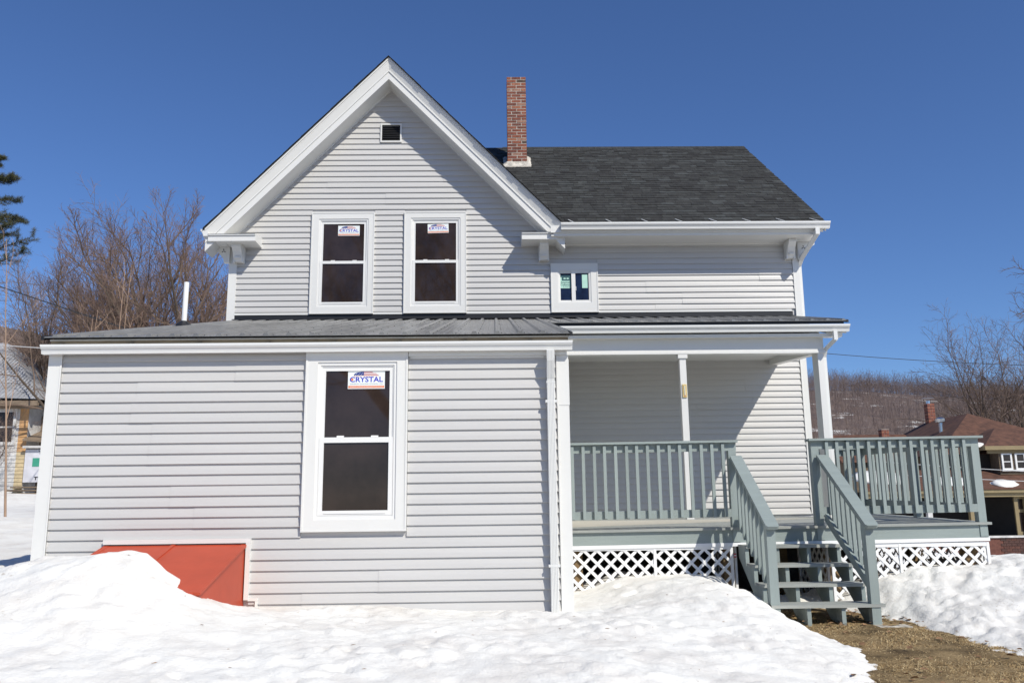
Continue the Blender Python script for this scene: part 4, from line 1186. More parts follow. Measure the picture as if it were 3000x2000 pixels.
# ------------------------------------------------------------------ dead grass, leaves
def blades(name, n, x0, x1, y0, y1, hmax, label):
    X = rng.uniform(x0, x1, n); Y = rng.uniform(y0, y1, n)
    keep = snow_base(X, Y) < lawn_z(X, Y) + 0.05
    keep &= rng.random(n) < np.clip(0.7 + 0.6 * np.sin(X * 2.3 + 1.3 * np.sin(Y * 2.0)) * np.cos(Y * 1.9 + X), 0.25, 1)
    X, Y = X[keep], Y[keep]; n = len(X)
    Z = lawn_z(X, Y) - 0.012
    a = rng.normal(0.6, 1.1, n); lean = rng.uniform(0.5, 1.0, n); h = rng.uniform(0.15, 1.0, n) * hmax; L_ = rng.uniform(0.06, 0.18, n) * lean
    w = rng.uniform(0.0014, 0.0034, n)
    dx, dy = np.cos(a), np.sin(a); px, py = -dy * w, dx * w
    V = np.stack([np.stack([X + px, Y + py, Z], 1), np.stack([X - px, Y - py, Z], 1), np.stack([X + dx * L_ * .5 - px, Y + dy * L_ * .5 - py, Z + h * .8], 1),
                  np.stack([X + dx * L_ * .5 + px, Y + dy * L_ * .5 + py, Z + h * .8], 1), np.stack([X + dx * L_, Y + dy * L_, Z + h * rng.uniform(0.3, 1.0, n)], 1)], 1)
    b = np.arange(n)[:, None] * 5
    F = np.concatenate([b + np.array([[0, 1, 2]]), b + np.array([[0, 2, 3]]), b + np.array([[3, 2, 4]])])
    tone = rng.integers(0, 3, n)
    o = np_mesh(name, V.reshape(-1, 3), F, M['straw'], mi=np.concatenate([tone] * 3))
    tag(o, label, 'grass', kind='stuff')
blades('dead_grass', 170000, 6.7, 11.0, -3.6, 1.5, 0.030, 'matted straw coloured dead grass on the thawed lawn')
n = 420
X = np.concatenate([rng.uniform(7.2, 8.6, 260), rng.uniform(6.9, 10.5, 160)]); Y = np.concatenate([rng.uniform(0.1, 2.3, 260), rng.uniform(-2.5, 0.9, 160)])
kp = snow_base(X, Y) < lawn_z(X, Y) + 0.03
X, Y = X[kp], Y[kp]; n = len(X)
Z = lawn_z(X, Y) + rng.uniform(0.01, 0.045, n)
V = []; F = []
for i in range(n):
    a = rng.uniform(0, 6.28); s = rng.uniform(0.015, 0.034); tl = rng.uniform(-0.6, 0.6); cu = rng.uniform(0.2, 0.7)
    for k, (p, q) in enumerate(((-1, 0), (-0.3, 0.6), (0.4, 0.55), (1.1, 0), (0.4, -0.55), (-0.3, -0.6))):
        V.append((X[i] + s * (p * math.cos(a) - q * math.sin(a)), Y[i] + s * (p * math.sin(a) + q * math.cos(a)), Z[i] + s * (tl * q + cu * q * q)))
    F.append([i * 6, i * 6 + 1, i * 6 + 2, i * 6 + 3]); F.append([i * 6, i * 6 + 3, i * 6 + 4, i * 6 + 5])
o = np_mesh('fallen_leaves', V, F, M['leaf'])
tag(o, 'curled brown leaves lying under and in front of the stairs', 'leaves', kind='stuff')

# ------------------------------------------------------------------ bare trees
def norm(a): return a / np.maximum(np.linalg.norm(a, axis=-1, keepdims=True), 1e-9)

def tubes(paths, radii, sides):
    """paths (n,k,3), radii (n,k) -> V, F(quads)"""
    n, k, _ = paths.shape
    d = np.empty_like(paths); d[:, 1:-1] = paths[:, 2:] - paths[:, :-2]; d[:, 0] = paths[:, 1] - paths[:, 0]; d[:, -1] = paths[:, -1] - paths[:, -2]
    d = norm(d)
    ref = np.array([0.31, 0.52, 0.2]); s = norm(np.cross(d, ref)); u = np.cross(s, d)
    ang = np.arange(sides) * 2 * np.pi / sides
    V = paths[:, :, None, :] + radii[:, :, None, None] * (s[:, :, None, :] * np.cos(ang)[None, None, :, None] + u[:, :, None, :] * np.sin(ang)[None, None, :, None])
    base = (np.arange(n) * k * sides)[:, None, None]
    i = (np.arange(k - 1) * sides)[None, :, None]; j = np.arange(sides)[None, None, :]; j2 = (j + 1) % sides
    F = np.stack([base + i + j, base + i + j2, base + i + sides + j2, base + i + sides + j], -1).reshape(-1, 4)
    return V.reshape(-1, 3), F

def grow(g, P, Dr, L, r, k, wig, trop, taper):
    n = len(P); paths = np.empty((n, k + 1, 3)); paths[:, 0] = P; d = norm(Dr)
    for i in range(k):
        d = norm(d + g.normal(0, wig, (n, 3)) + np.array([0, 0, trop]))
        paths[:, i + 1] = paths[:, i] + d * (L / k)[:, None]
    t = np.linspace(0, 1, k + 1)[None]
    return paths, r[:, None] * (taper + (1 - taper) * (1 - t) ** 1.25)

def spawn(g, paths, rad, L, m, tmin, tmax, ang, lr, rr_, ang_j=0.2):
    n, k1, _ = paths.shape; k = k1 - 1
    t = tmin + (tmax - tmin) * (np.arange(m)[None] + g.uniform(0.1, 0.9, (n, m))) / m
    f = np.clip(t * k, 0, k - 1e-6); i = f.astype(int); fr = (f - i)[..., None]
    a = np.take_along_axis(paths, i[..., None].repeat(3, -1), 1); b = np.take_along_axis(paths, (i + 1)[..., None].repeat(3, -1), 1)
    P = a + (b - a) * fr; d = norm(b - a)
    ra = np.take_along_axis(rad, i, 1)
    az = (np.arange(m)[None] * 2.4 + g.uniform(0, 6.28, (n, 1)) + g.uniform(-0.5, 0.5, (n, m)))[..., None]
    ref = np.array([0.2, 0.9, 0.37]); s = norm(np.cross(d, ref)); u = np.cross(s, d)
    th = (ang + g.normal(0, ang_j, (n, m)))[..., None]
    D2 = d * np.cos(th) + (s * np.cos(az) + u * np.sin(az)) * np.sin(th)
    L2 = L[:, None] * lr * (1.1 - 0.55 * (t - tmin) / (tmax - tmin + 1e-6)) * g.uniform(0.75, 1.2, (n, m))
    return P.reshape(-1, 3), D2.reshape(-1, 3), L2.ravel(), (ra * rr_).ravel()

def make_tree(seed, height, trunk_h, limbs, spread, r0, lev, twig_r=0.006, lean=0.0):
    """returns (trunkV, trunkF, crownV, crownF, crown material index)"""
    g = np.random.default_rng(seed)
    P = np.array([[0, 0, -0.4]]); Dr = np.array([[lean, 0.0, 1.0]])
    p0, q0 = grow(g, P, Dr, np.array([trunk_h + 0.4]), np.array([r0]), 6, 0.05, 0.02, 0.8)
    q0[:, 0] *= 1.35
    top = p0[:, -1]
    # main limbs
    n = limbs
    az = np.arange(n) * 2 * np.pi / n + g.uniform(-0.4, 0.4, n); tilt = spread * g.uniform(0.35, 1.15, n)
    Dl = np.stack([np.cos(az) * np.sin(tilt) + lean, np.sin(az) * np.sin(tilt), np.cos(tilt)], 1)
    base = p0[0, -2][None] + (p0[0, -1] - p0[0, -2])[None] * g.uniform(0.2, 1.0, (n, 1))
    Ll = (height - trunk_h) * g.uniform(0.80, 1.02, n); rl = r0 * g.uniform(0.45, 0.68, n)
    p1, q1 = grow(g, base, Dl, Ll, rl, 9, 0.09, 0.055, 0.05)
    Vt, Ft = tubes(p0, q0, 9)
    V1, F1 = tubes(p1, q1, 6)
    Tv = np.concatenate([Vt, V1]); Tf = np.concatenate([Ft, F1 + len(Vt)])
    cv, cf, cm = [], [], []; off = 0
    cur = (p1, q1, Ll)
    for li, (m, tmin, ang, lr, rr_, k, wig, trop, sides, rmin) in enumerate(lev):
        P, Dd, L2, r2 = spawn(g, *cur, m, tmin, 1.0 if li else 0.97, ang, lr, rr_)
        r2 = np.maximum(r2, rmin)
        pp, qq = grow(g, P, Dd, L2, r2, k, wig, trop, 0.25 if li < len(lev) - 1 else 0.35)
        qq = np.maximum(qq, twig_r * 0.55)
        v, f = tubes(pp, qq, sides)
        cv.append(v); cf.append(f + off); cm.append(np.full(len(f), 0 if li < 2 else 1)); off += len(v)
        cur = (pp, qq, L2)
    return Tv, Tf, np.concatenate(cv), np.concatenate(cf), np.concatenate(cm)

MAPLE = [(8, 0.25, 0.55, 0.42, 0.62, 6, 0.09, 0.07, 5, 0.030), (8, 0.2, 0.55, 0.45, 0.55, 5, 0.10, 0.09, 4, 0.012), (7, 0.15, 0.55, 0.48, 0.6, 3, 0.11, 0.09, 3, 0.008), (2, 0.2, 0.5, 0.6, 0.7, 2, 0.12, 0.08, 3, 0.006)]
SLIM = [(10, 0.15, 0.55, 0.34, 0.5, 5, 0.10, 0.08, 4, 0.016), (8, 0.15, 0.6, 0.45, 0.55, 4, 0.12, 0.06, 3, 0.010), (7, 0.15, 0.6, 0.5, 0.6, 3, 0.13, 0.05, 3, 0.007)]
ROUND = [(10, 0.22, 0.72, 0.46, 0.55, 6, 0.13, 0.03, 5, 0.02), (9, 0.15, 0.72, 0.45, 0.55, 5, 0.14, 0.03, 4, 0.011), (6, 0.15, 0.66, 0.50, 0.6, 3, 0.14, 0.03, 3, 0.007)]
TREES = {}
def proto(key, *a, **k):
    TREES[key] = make_tree(*a, **k)
proto('maple', 3, 12.2, 2.6, 10, 0.92, 0.32, MAPLE, 0.0065)
proto('maple2', 17, 12.5, 1.0, 9, 0.62, 0.26, ROUND, 0.0065)
proto('high', 51, 11.0, 5.6, 7, 0.85, 0.2, ROUND, 0.0065)
proto('slim', 8, 12.0, 2.0, 5, 0.36, 0.14, SLIM, 0.006)
proto('vase', 29, 13.5, 2.4, 9, 0.36, 0.24, ROUND, 0.008)
TM = {}
def tree(key, name, loc, scale, rotz, label, group, twig='twig', zs=1.0, cat='tree'):
    t = thing(name, loc, label, cat, group)
    t.rotation_euler = (0, 0, rotz); t.scale = (scale, scale, scale * zs)
    for part, vi in (('trunk', 0), ('crown', 2)):
        k = (key, part, twig)
        if k not in TM:
            T = TREES[key]
            if part == 'trunk': o = np_mesh('trunk', T[0], T[1], M['bark'], smooth=True)
            else: o = np_mesh('crown', T[2], T[3], [M['limb'], M[twig]], mi=T[4])
            TM[k] = o.data
            o.parent = t
        else:
            o = bpy.data.objects.new(part, TM[k]); col.objects.link(o); o.parent = t
    return t
def gz(x, y): return float(land(x, y)) - 0.05
GL = 'bare trees behind the left side of the house'
def lt(key, x, y, s, rz, label, **k): return tree(key, 'bare_tree', (x, y, gz(x, y)), s, rz, label, GL, **k)
lt('maple', -11.9, 35.0, 1.08, 4.7, 'second round crowned bare maple filling in behind the tall one')
lt('maple', -9.8, 30.0, 1.10, 2.9, 'tall round crowned bare maple right behind the white vent pipe')
lt('maple2', -13.2, 31.0, 0.98, 2.0, 'wide bare tree with leaning limbs left of the tall round maple')
lt('slim', -17.0, 33.0, 1.05, 1.1, 'slender grey bare tree beside the pine', twig='twig2')
lt('vase', -15.6, 36.0, 0.93, 3.3, 'hazy pale bare tree between the pine and the leaning tree', twig='twig2')
lt('slim', -7.4, 33.0, 0.95, 5.2, 'bare tree tucked behind the left gable eave')
lt('slim', -16.3, 27.6, 0.33, 0.7, 'bushy bare shrub before the plywood wall of the left neighbour house', twig='twig2')
lt('vase', -19.5, 38.0, 0.85, 1.9, 'grey bare tree rising behind the metal roof of the neighbour house', twig='twig2')
GR = 'bare trees on the right'
def rt_(key, x, y, s, rz, label, **k): return tree(key, 'bare_tree', (x, y, gz(x, y) if y < 90 else gz(x, y)), s, rz, label, GR, **k)
rt_('vase', 45.0, 60.0, 1.38, 0.7, 'big many stemmed bare tree rising behind the brown roof', twig='twig2', zs=0.98)
rt_('slim', 48.6, 61.0, 1.35, 2.2, 'bare tree cut by the right edge beside the many stemmed tree', twig='twig2')
rt_('maple2', 32.6, 74.0, 0.98, 1.5, 'forked bare tree on the slope left of the far chimney', twig='twig2')
rt_('slim', 27.8, 70.0, 0.82, 0.2, 'thin bare tree just right of the white porch post', twig='twig2')
rt_('slim', 20.4, 46.0, 1.02, 2.9, 'tall thin bare tree seen between the house corner and the porch post', twig='twig2')
rt_('slim', 21.4, 48.0, 0.94, 4.4, 'second thin bare tree seen between the house corner and the porch post', twig='twig2')
rt_('high', 23.5, 16.5, 0.98, 0.6, 'near bare tree reaching a few branches in from the right edge', twig='twig2')
rt_('slim', 31.5, 33.0, 0.42, 0.9, 'small shrubby bare tree in front of the brown house', twig='twig2')
# trees behind the viewer, mirrored in the window panes
GB = 'bare trees reflected in the windows'
tree('maple', 'bare_tree', (0.5, -31.0, 0.0), 1.75, 1.0, 'dark bare branches mirrored in the left upstairs window', GB)
tree('maple2', 'bare_tree', (6.5, -33.0, 0.0), 1.8, 2.6, 'dark bare branches mirrored in the right upstairs window', GB)

def sapling(loc, h, r, seed, label, lean):
    g = np.random.default_rng(seed)
    t = thing('sapling', loc, label, 'sapling', 'thin tan saplings left of the house')
    p, q = grow(g, np.array([[0, 0, -0.3]]), np.array([[lean, 0, 1.0]]), np.array([h]), np.array([r]), 12, 0.02, 0.0, 0.2)
    V, F = tubes(p, q, 7); np_mesh('stem', V, F, M['sapling'], t, smooth=True)
    P, Dd, L2, r2 = spawn(g, p, q, np.array([h]), 8, 0.35, 0.98, 0.5, 0.20, 0.5)
    p2, q2 = grow(g, P, Dd, L2, np.maximum(r2, 0.008), 5, 0.06, 0.07, 0.25)
    P, Dd, L3, r3 = spawn(g, p2, q2, L2, 3, 0.3, 1.0, 0.5, 0.45, 0.6)
    p3, q3 = grow(g, P, Dd, L3, np.maximum(r3, 0.005), 3, 0.1, 0.05, 0.4)
    V2, F2 = tubes(p2, q2, 4); V3, F3 = tubes(p3, np.maximum(q3, 0.003), 3)
    np_mesh('branches', np.concatenate([V2, V3]), np.concatenate([F2, F3 + len(V2)]), M['sapling'], t)
for i, (x, y, h, r, ln, lab) in enumerate((
    (-6.95, 12.0, 7.2, 0.032, -0.055, 'tallest tan sapling standing at the left edge of the picture'),
    (-4.95, 13.0, 6.6, 0.035, -0.02, 'tan sapling rising behind the left end of the metal roof'),
    (-5.25, 13.4, 6.9, 0.030, 0.015, 'paired tan sapling a step left of the roof end sapling'),
    (-6.1, 13.0, 5.6, 0.030, 0.10, 'slanting tan sapling crossing behind the roof corner'),
    (-4.1, 14.0, 5.6, 0.026, 0.03, 'short tan sapling nearest the white vent pipe'),
    (-7.9, 16.0, 6.0, 0.04, 0.12, 'leaning tan sapling before the metal roofed neighbour house'))):
    sapling((x, y, gz(x, y)), h, r, 40 + i, lab, ln)

# pine at the left edge
def pine(loc, h, seed):
    g = np.random.default_rng(seed)
    t = thing('pine_tree', loc, 'tall dark green pine reaching in from the left edge', 'pine')
    p, q = grow(g, np.array([[0, 0, -0.5]]), np.array([[0.0, 0, 1.0]]), np.array([h + 0.5]), np.array([0.30]), 14, 0.01, 0.0, 0.12)
    V, F = tubes(p, q, 8); np_mesh('trunk', V, F, M['pinebark'], t, smooth=True)
    zs = np.concatenate([np.full(5, z) for z in np.arange(h * 0.60, h * 0.99, 1.05)]) + g.normal(0, 0.12, len(np.arange(h * 0.60, h * 0.99, 1.05)) * 5)
    n = len(zs); az = g.uniform(0, 6.28, n)
    L = np.clip((h - zs) * 0.36 + 0.7, 0.6, 3.4) * g.uniform(0.75, 1.15, n)
    P = np.stack([0 * zs, 0 * zs, zs], 1); Dr = np.stack([np.cos(az), np.sin(az), g.uniform(-0.05, 0.25, n)], 1)
    p1, q1 = grow(g, P, Dr, L, np.full(n, 0.055), 6, 0.05, 0.03, 0.2)
    P, Dd, L2, r2 = spawn(g, p1, q1, L, 9, 0.25, 1.0, 0.75, 0.30, 0.5)
    Dd[:, 2] *= 0.35
    p2, q2 = grow(g, P, Dd, L2, np.maximum(r2, 0.012), 4, 0.08, 0.05, 0.3)
    V1, F1 = tubes(p1, q1, 5); V2, F2 = tubes(p2, q2, 3)
    np_mesh('branches', np.concatenate([V1, V2]), np.concatenate([F1, F2 + len(V1)]), M['pinebark'], t)
    allp = np.concatenate([p2[:, 1:].reshape(-1, 3), p1[:, 3:].reshape(-1, 3), (p2[:, 1:] * .5 + p2[:, :-1] * .5).reshape(-1, 3)])
    m = 19
    C = np.repeat(allp, m, 0) + g.normal(0, 0.05, (len(allp) * m, 3))
    d = norm(g.normal(0, 1, C.shape) + np.array([0, 0, 0.55])); ln = g.uniform(0.12, 0.26, (len(C), 1)); s = norm(np.cross(d, g.normal(0, 1, C.shape))) * 0.009
    V = np.stack([C - s, C + s, C + d * ln], 1).reshape(-1, 3)
    F = np.arange(len(V)).reshape(-1, 3)
    np_mesh('crown', V, F, M['needle'], t)
pine((-23.9, 36.5, gz(-23.9, 36.5)), 19.6, 5)

# distant wood on the hills: one mass
def far_wood(name, n, xr, yr, seed, hgt, label, cond=None):
    g = np.random.default_rng(seed)
    X = g.uniform(*xr, n); Y = g.uniform(*yr, n)
    if cond is not None:
        k = cond(X, Y, g); X, Y = X[k], Y[k]
    n = len(X); Z = land(X, Y) - 0.5
    H = hgt * g.uniform(0.65, 1.2, n)
    P = np.stack([X, Y, Z], 1)
    p, q = grow(g, P, np.tile([0, 0, 1.0], (n, 1)), H * 0.92, H * 0.0062, 2, 0.06, 0.0, 0.3)
    V, F = tubes(p, q, 3)
    P2, D2, L2, r2 = spawn(g, p, q, H, 12, 0.18, 1.0, 0.7, 0.32, 0.5)
    p2, q2 = grow(g, P2, D2, L2, np.maximum(r2, 0.03), 1, 0.1, 0.12, 0.45)
    V2, F2 = tubes(p2, q2, 3)
    P3, D3, L3, r3 = spawn(g, p2, q2, L2, 2, 0.3, 1.0, 0.5, 0.6, 0.8)
    p3, q3 = grow(g, P3, D3, L3, np.maximum(r3, 0.026), 1, 0.1, 0.08, 0.6)
    V3, F3 = tubes(p3, q3, 3)
    VV = np.concatenate([V, V2, V3]); FF = np.concatenate([F, F2 + len(V), F3 + len(V) + len(V2)])
    mi = np.concatenate([np.zeros(len(F)), np.ones(len(F2)), np.ones(len(F3))]).astype(int)
    o = np_mesh(name, VV, FF, [M['farwood'], M['farwood']], mi=mi)
    tag(o, label, 'woods', kind='stuff')
far_wood('hillside_wood', 8200, (70, 560), (190, 560), 1, 11.5, 'leafless brown wood covering the hill on the right', lambda X, Y, g: (X > Y * 0.38) & (X < Y * 0.80 + 15) & (np.sin(X * 0.05 + 1) * np.sin(Y * 0.045) < 0.75))
far_wood('crest_wood', 2200, (150, 480), (430, 590), 9, 8.0, 'fuzzy leafless wood along the crest of the right hill', lambda X, Y, g: (X > Y * 0.36) & (X < Y * 0.82))
far_wood('ridge_wood', 1500, (-170, 150), (230, 520), 12, 11.0, 'leafless wood on the far ridge hidden behind the house', lambda X, Y, g: X < Y * 0.36)
far_wood('slope_wood', 420, (-75, -26), (46, 110), 2, 12.0, 'dense bare wood on the slope behind the left neighbour', lambda X, Y, g: (X < -0.40 * (Y - 46) - 21 + g.uniform(-2, 6, len(X))) & (X > -0.62 * (Y - 46) - 36))

# ------------------------------------------------------------------ overhead wires
def wire(a, b, sag, r, mt, label):
    a, b = Vector(a), Vector(b); pts = []
    for i in range(25):
        t = i / 24; p = a.lerp(b, t); p.z -= sag * 4 * t * (1 - t); pts.append(p)
    o = MB().tube(pts, r, 5).build('overhead_wire', mt)
    tag(o, label, 'wire', 'overhead wires')
wire((-16.5, 14.0, 10.4), (4.0, 15.5, 3.6), 0.25, 0.016, M['wire'], 'black overhead wire slanting down behind the left trees')
wire((-14.5, 14.0, 6.6), (-2.0, 14.5, 5.7), 0.15, 0.012, M['wirel'], 'pale overhead wire low over the left neighbour house')
wire((12.0, 28.0, 8.85), (40.0, 32.0, 8.0), 0.5, 0.014, M['wire'], 'thin overhead wire crossing the blue sky right of the porch')
wire((20.0, 27.0, 3.35), (36.0, 29.0, 2.55), 0.12, 0.013, M['wirel'], 'upper pale wire in front of the brown house')
wire((20.0, 27.0, 2.85), (36.0, 29.0, 2.25), 0.12, 0.013, M['wirel'], 'lower pale wire in front of the brown house')

# ------------------------------------------------------------------ neighbour house on the left
M['corr'] = mat('pale_corrugated_roof', (0.33, 0.335, 0.35), 0.45, 0.25, 1.5)
M['oldwhite'] = mat('weathered_white_paint', (0.55, 0.54, 0.52), 0.8, 0.25, 3)
M['ply'] = mat('bare_plywood', (0.50, 0.29, 0.13), 0.8, 0.2, 2.5)
M['cream'] = mat('cream_clapboard', (0.50, 0.40, 0.24), 0.8, 0.2, 3)
M['wrap'] = mat('house_wrap', (0.60, 0.60, 0.64), 0.5, 0.12, 3)
M['greywood'] = mat('weathered_wood', (0.20, 0.15, 0.105), 0.9, 0.3, 3)
M['olive'] = mat('wrap_green', (0.05, 0.30, 0.20), 0.5, 0.1, 3)
nh = thing('neighbour_house', (-19, 33, 2.4), 'run down white neighbour house with ribbed metal roof at the left edge', 'house')
m = MB(); m.box(-26, -15.95, 29.15, 37, 1.8, 6.35); nw = m.build('wall', M['oldwhite'], nh)
for k in range(24):
    z = 2.5 + k * 0.16
    for (a, b, mt) in ((-18.5, -16.32, 'oldwhite'), (-16.32, -15.95, 'ply' if z > 4.2 else 'cream')):
        MB().hexa([(a, 29.115, z), (b, 29.115, z), (b, 29.15, z), (a, 29.15, z), (a, 29.135, z + 0.158), (b, 29.135, z + 0.158), (b, 29.15, z + 0.158), (a, 29.15, z + 0.158)]).build('clapboard', M[mt], nw)
m = MB(); m.xprism([(28.55, 6.60), (32.6, 9.75), (36.8, 6.60), (36.8, 6.5), (32.6, 9.6), (28.55, 6.5)][::-1], -26.5, -19.2)
m.add([(-19.2, 28.55, 6.60), (-15.25, 28.55, 6.48), (-19.2, 32.6, 9.75), (-15.25, 36.8, 6.48), (-19.2, 36.8, 6.6)], [(0, 1, 2), (1, 3, 2), (3, 4, 2)])
nr = m.build('roof', M['corr'], nh)
for k in range(22):
    x = -18.9 + k * 0.17
    top = min(1.0, max(0.0, 1 - (x + 19.2) / 3.95))
    MB().bar((x, 28.56, 6.60 - (x + 19.2) * 0.030 + 0.02), (x - 0.0, 28.56 + 4.05 * top, 6.60 + 3.15 * top + 0.02), 0.035, 0.03).build('roof_rib', M['corr'], nr)
m = MB(); m.box(-24, -15.35, 28.6, 28.75, 6.20, 6.42); m.box(-24, -15.5, 28.75, 29.15, 6.12, 6.2); m.build('eave_board', M['greywood'], nh)
m = MB(); ring(m, -18.0, -16.42, 4.55, 6.12, 0.14, 0.14, 0.14, 0.14, 29.06, 29.15); m.box(-17.86, -16.56, 29.08, 29.13, 5.30, 5.36); nwi = m.build('window', M['oldwhite'], nh)
MB().box(-17.86, -16.56, 29.10, 29.14, 4.69, 5.98).build('pane', M['glass'], nwi)
m = MB(); m.box(-15.95, -13.6, 30.2, 36, 1.8, 5.9); m.build('side_wing', M['greywood'], nh)
m = MB(); m.hexa([(-16.0, 28.9, 4.72), (-13.5, 28.9, 4.50), (-13.5, 30.3, 5.0), (-16.0, 30.3, 5.2), (-16.0, 28.9, 4.80), (-13.5, 28.9, 4.58), (-13.5, 30.3, 5.08), (-16.0, 30.3, 5.28)]); m.build('porch_roof', M['greywood'], nh)
m = MB(); m.box(-15.95, -13.5, 28.88, 28.95, 4.40, 4.50); m.build('porch_beam', M['oldwhite'], nh)
m = MB(); m.box(-15.90, -14.5, 29.05, 29.12, 2.95, 4.35); dpan = m.build('door_panel', M['wrap'], nh); dpan['label'] = 'doorway closed with white house wrap'
m = MB(); m.box(-15.55, -15.12, 29.035, 29.045, 3.62, 3.98); m.build('green_patch', M['olive'], dpan)
m = MB(); m.box(-15.08, -14.9, 29.03, 29.05, 3.1, 4.3); m.build('batten', M['cream'], dpan)
for (cx, cz) in ((-15.12, 4.22), (-15.22, 3.12)):
    vs, fs = text_mesh('TYPAR', 1.0, 0.03); a = np.array(vs); ext = a.max(0) - a.min(0)
    m = MB(); m.add([(cx + 0.16 + p[0] / ext[0] * 0.72, 29.046 if False else 29.028, cz + p[1] / ext[1] * 0.14) for p in vs], fs); m.build('lettering', M['p_black'], dpan)
m = MB(); ring(m, -15.55, -14.4, 4.95, 5.75, 0.1, 0.1, 0.1, 0.08, 30.1, 30.2); nwi = m.build('window', M['oldwhite'], nh)
MB().box(-15.45, -14.5, 30.13, 30.19, 5.05, 5.67).build('pane', M['glass'], nwi)
for k in range(3):
    m = MB(); m.box(-16.2, -14.2, 28.1 + k * 0.28, 28.5 + k * 0.28, 2.42 + 0.14 * k, 2.48 + 0.14 * k); m.build('step', M['greywood'], nh)
m = MB(); m.box(-15.75, -15.20, 31.5, 32.1, 6.0, 7.45); nch = m.build('chimney', M['mortar'], nh)
for c in range(12):
    for (a, b) in ((-15.76, -15.48), (-15.47, -15.19)) if c % 2 else ((-15.76, -15.62), (-15.61, -15.34), (-15.33, -15.19)):
        MB().box(a, b, 31.485, 31.6, 6.25 + c * 0.1, 6.335 + c * 0.1).build('brick', M['brick'][(c * 3 + int(a * 7)) % 4], nch)

# ------------------------------------------------------------------ brown house on the right
M['brownroof'] = mat('brown_shingles', (0.085, 0.038, 0.024), 0.9, 0.35, 2.5, 0.4, 12, c2=(0.145, 0.066, 0.04))
M['tan'] = mat('tan_trim', (0.24, 0.185, 0.095), 0.7, 0.1, 2)
M['brownside'] = mat('brown_shingle_siding', (0.155, 0.115, 0.075), 0.9, 0.3, 4)
M['dkshade'] = mat('painted_porch_shade', (0.02, 0.017, 0.015), 0.9, 0.2, 2)  # near-black colour painted in for the shade inside porch and recess
bh_ = thing('brown_house', (34, 47, -1.5), 'brown shingled house with hipped roofs, brick chimneys and sun porch behind the deck', 'house')
m = MB(); m.box(31.3, 41.0, 42.9, 56.0, -2.2, 4.55); bw = m.build('wall', M['brownside'], bh_)
m = MB()
m.add([(30.7, 42.3, 4.45), (41.6, 42.3, 4.45), (41.6, 56.6, 4.45), (30.7, 56.6, 4.45), (35.3, 46.9, 7.35), (35.3, 52.2, 7.35)],
      [(0, 1, 4), (1, 2, 5, 4), (2, 3, 5), (3, 0, 4, 5), (0, 3, 2, 1)])
br = m.build('roof', M['brownroof'], bh_)
m = MB(); m.xprism([(48.0, 4.3), (51.0, 6.35), (54.0, 4.3)], 27.2, 33.0); m.build('rear_roof', M['brownroof'], bh_)
m = MB(); m.box(27.4, 31.3, 48.3, 53.7, -2.2, 4.45); m.build('rear_wing', M['brownside'], bh_)
m = MB()
m.add([(32.95, 41.3, 4.85), (40.5, 41.3, 4.85), (40.5, 47, 4.85), (32.95, 47, 4.85), (34.9, 43.4, 6.05), (38.5, 43.4, 6.05), (36.0, 47, 6.2)],
      [(0, 1, 5, 4), (1, 2, 6, 5), (2, 3, 6), (3, 0, 4, 6), (4, 5, 6)])
m.build('front_roof', M['brownroof'], bh_)
m = MB(); m.box(32.95, 40.5, 41.25, 41.42, 4.62, 4.85).box(32.90, 33.05, 41.3, 46, 4.62, 4.85).box(33.2, 40.5, 41.5, 41.6, 4.42, 4.62); m.build('eave_fascia', M['tan'], bh_)
m = MB(); m.box(33.9, 40.5, 41.62, 47, 3.2, 4.6); fw = m.build('front_wall', M['brownside'], bh_)
for k in range(9):
    z = 3.22 + k * 0.14
    MB().hexa([(33.88, 41.58, z), (40.5, 41.58, z), (40.5, 41.63, z), (33.88, 41.63, z), (33.88, 41.605, z + 0.14), (40.5, 41.605, z + 0.14), (40.5, 41.63, z + 0.14), (33.88, 41.63, z + 0.14)]).build('siding_course', M['brownside'], fw)
m = MB(); m.box(31.5, 33.88, 42.5, 42.59, 3.4, 4.6); m.build('painted_recess_shade', M['dkshade'], bh_)  # flat dark panel added for the shade of the recess
for (a, b) in ((34.0, 34.62), (34.80, 35.42), (35.6, 36.2)):
    m = MB(); ring(m, a, b, 3.48, 4.42, 0.10, 0.10, 0.09, 0.07, 41.50, 41.58); m.box(a + 0.1, b - 0.1, 41.52, 41.57, 3.92, 3.97); bwi = m.build('window', M['sash'], bh_)
    MB().box(a + 0.1, b - 0.1, 41.54, 41.576, 3.57, 4.35).build('pane', M['glass'], bwi)
m = MB(); m.box(33.95, 36.4, 41.46, 41.58, 3.40, 3.475); m.build('window_sill', M['sash'], bh_)
# lower porch roof, beam, brick wall
m = MB(); m.hexa([(24.6, 39.6, 2.32), (41.0, 39.6, 2.32), (41.0, 42.6, 3.45), (26.6, 42.6, 3.45), (24.6, 39.6, 2.40), (41.0, 39.6, 2.40), (41.0, 42.6, 3.55), (26.6, 42.6, 3.55)]); m.build('porch_roof', M['brownroof'], bh_)
m = MB(); m.box(24.8, 41.0, 39.65, 39.8, 2.15, 2.31).box(24.8, 41.0, 39.80, 40.0, 1.92, 2.15); m.build('porch_beam', M['tan'], bh_)
m = MB(); m.box(25.2, 41.0, 42.3, 42.58, -1.5, 2.3); m.build('porch_back', M['dkshade'], bh_)  # back panel with the porch shade in its colour
for a in (25.0, 28.6, 31.0, 34.15, 37.4):
    MB().box(a - 0.13, a + 0.13, 39.8, 40.05, -0.5, 2.0).build('porch_pillar', M['tan'] if a > 30 else M['oldwhite'], bh_)
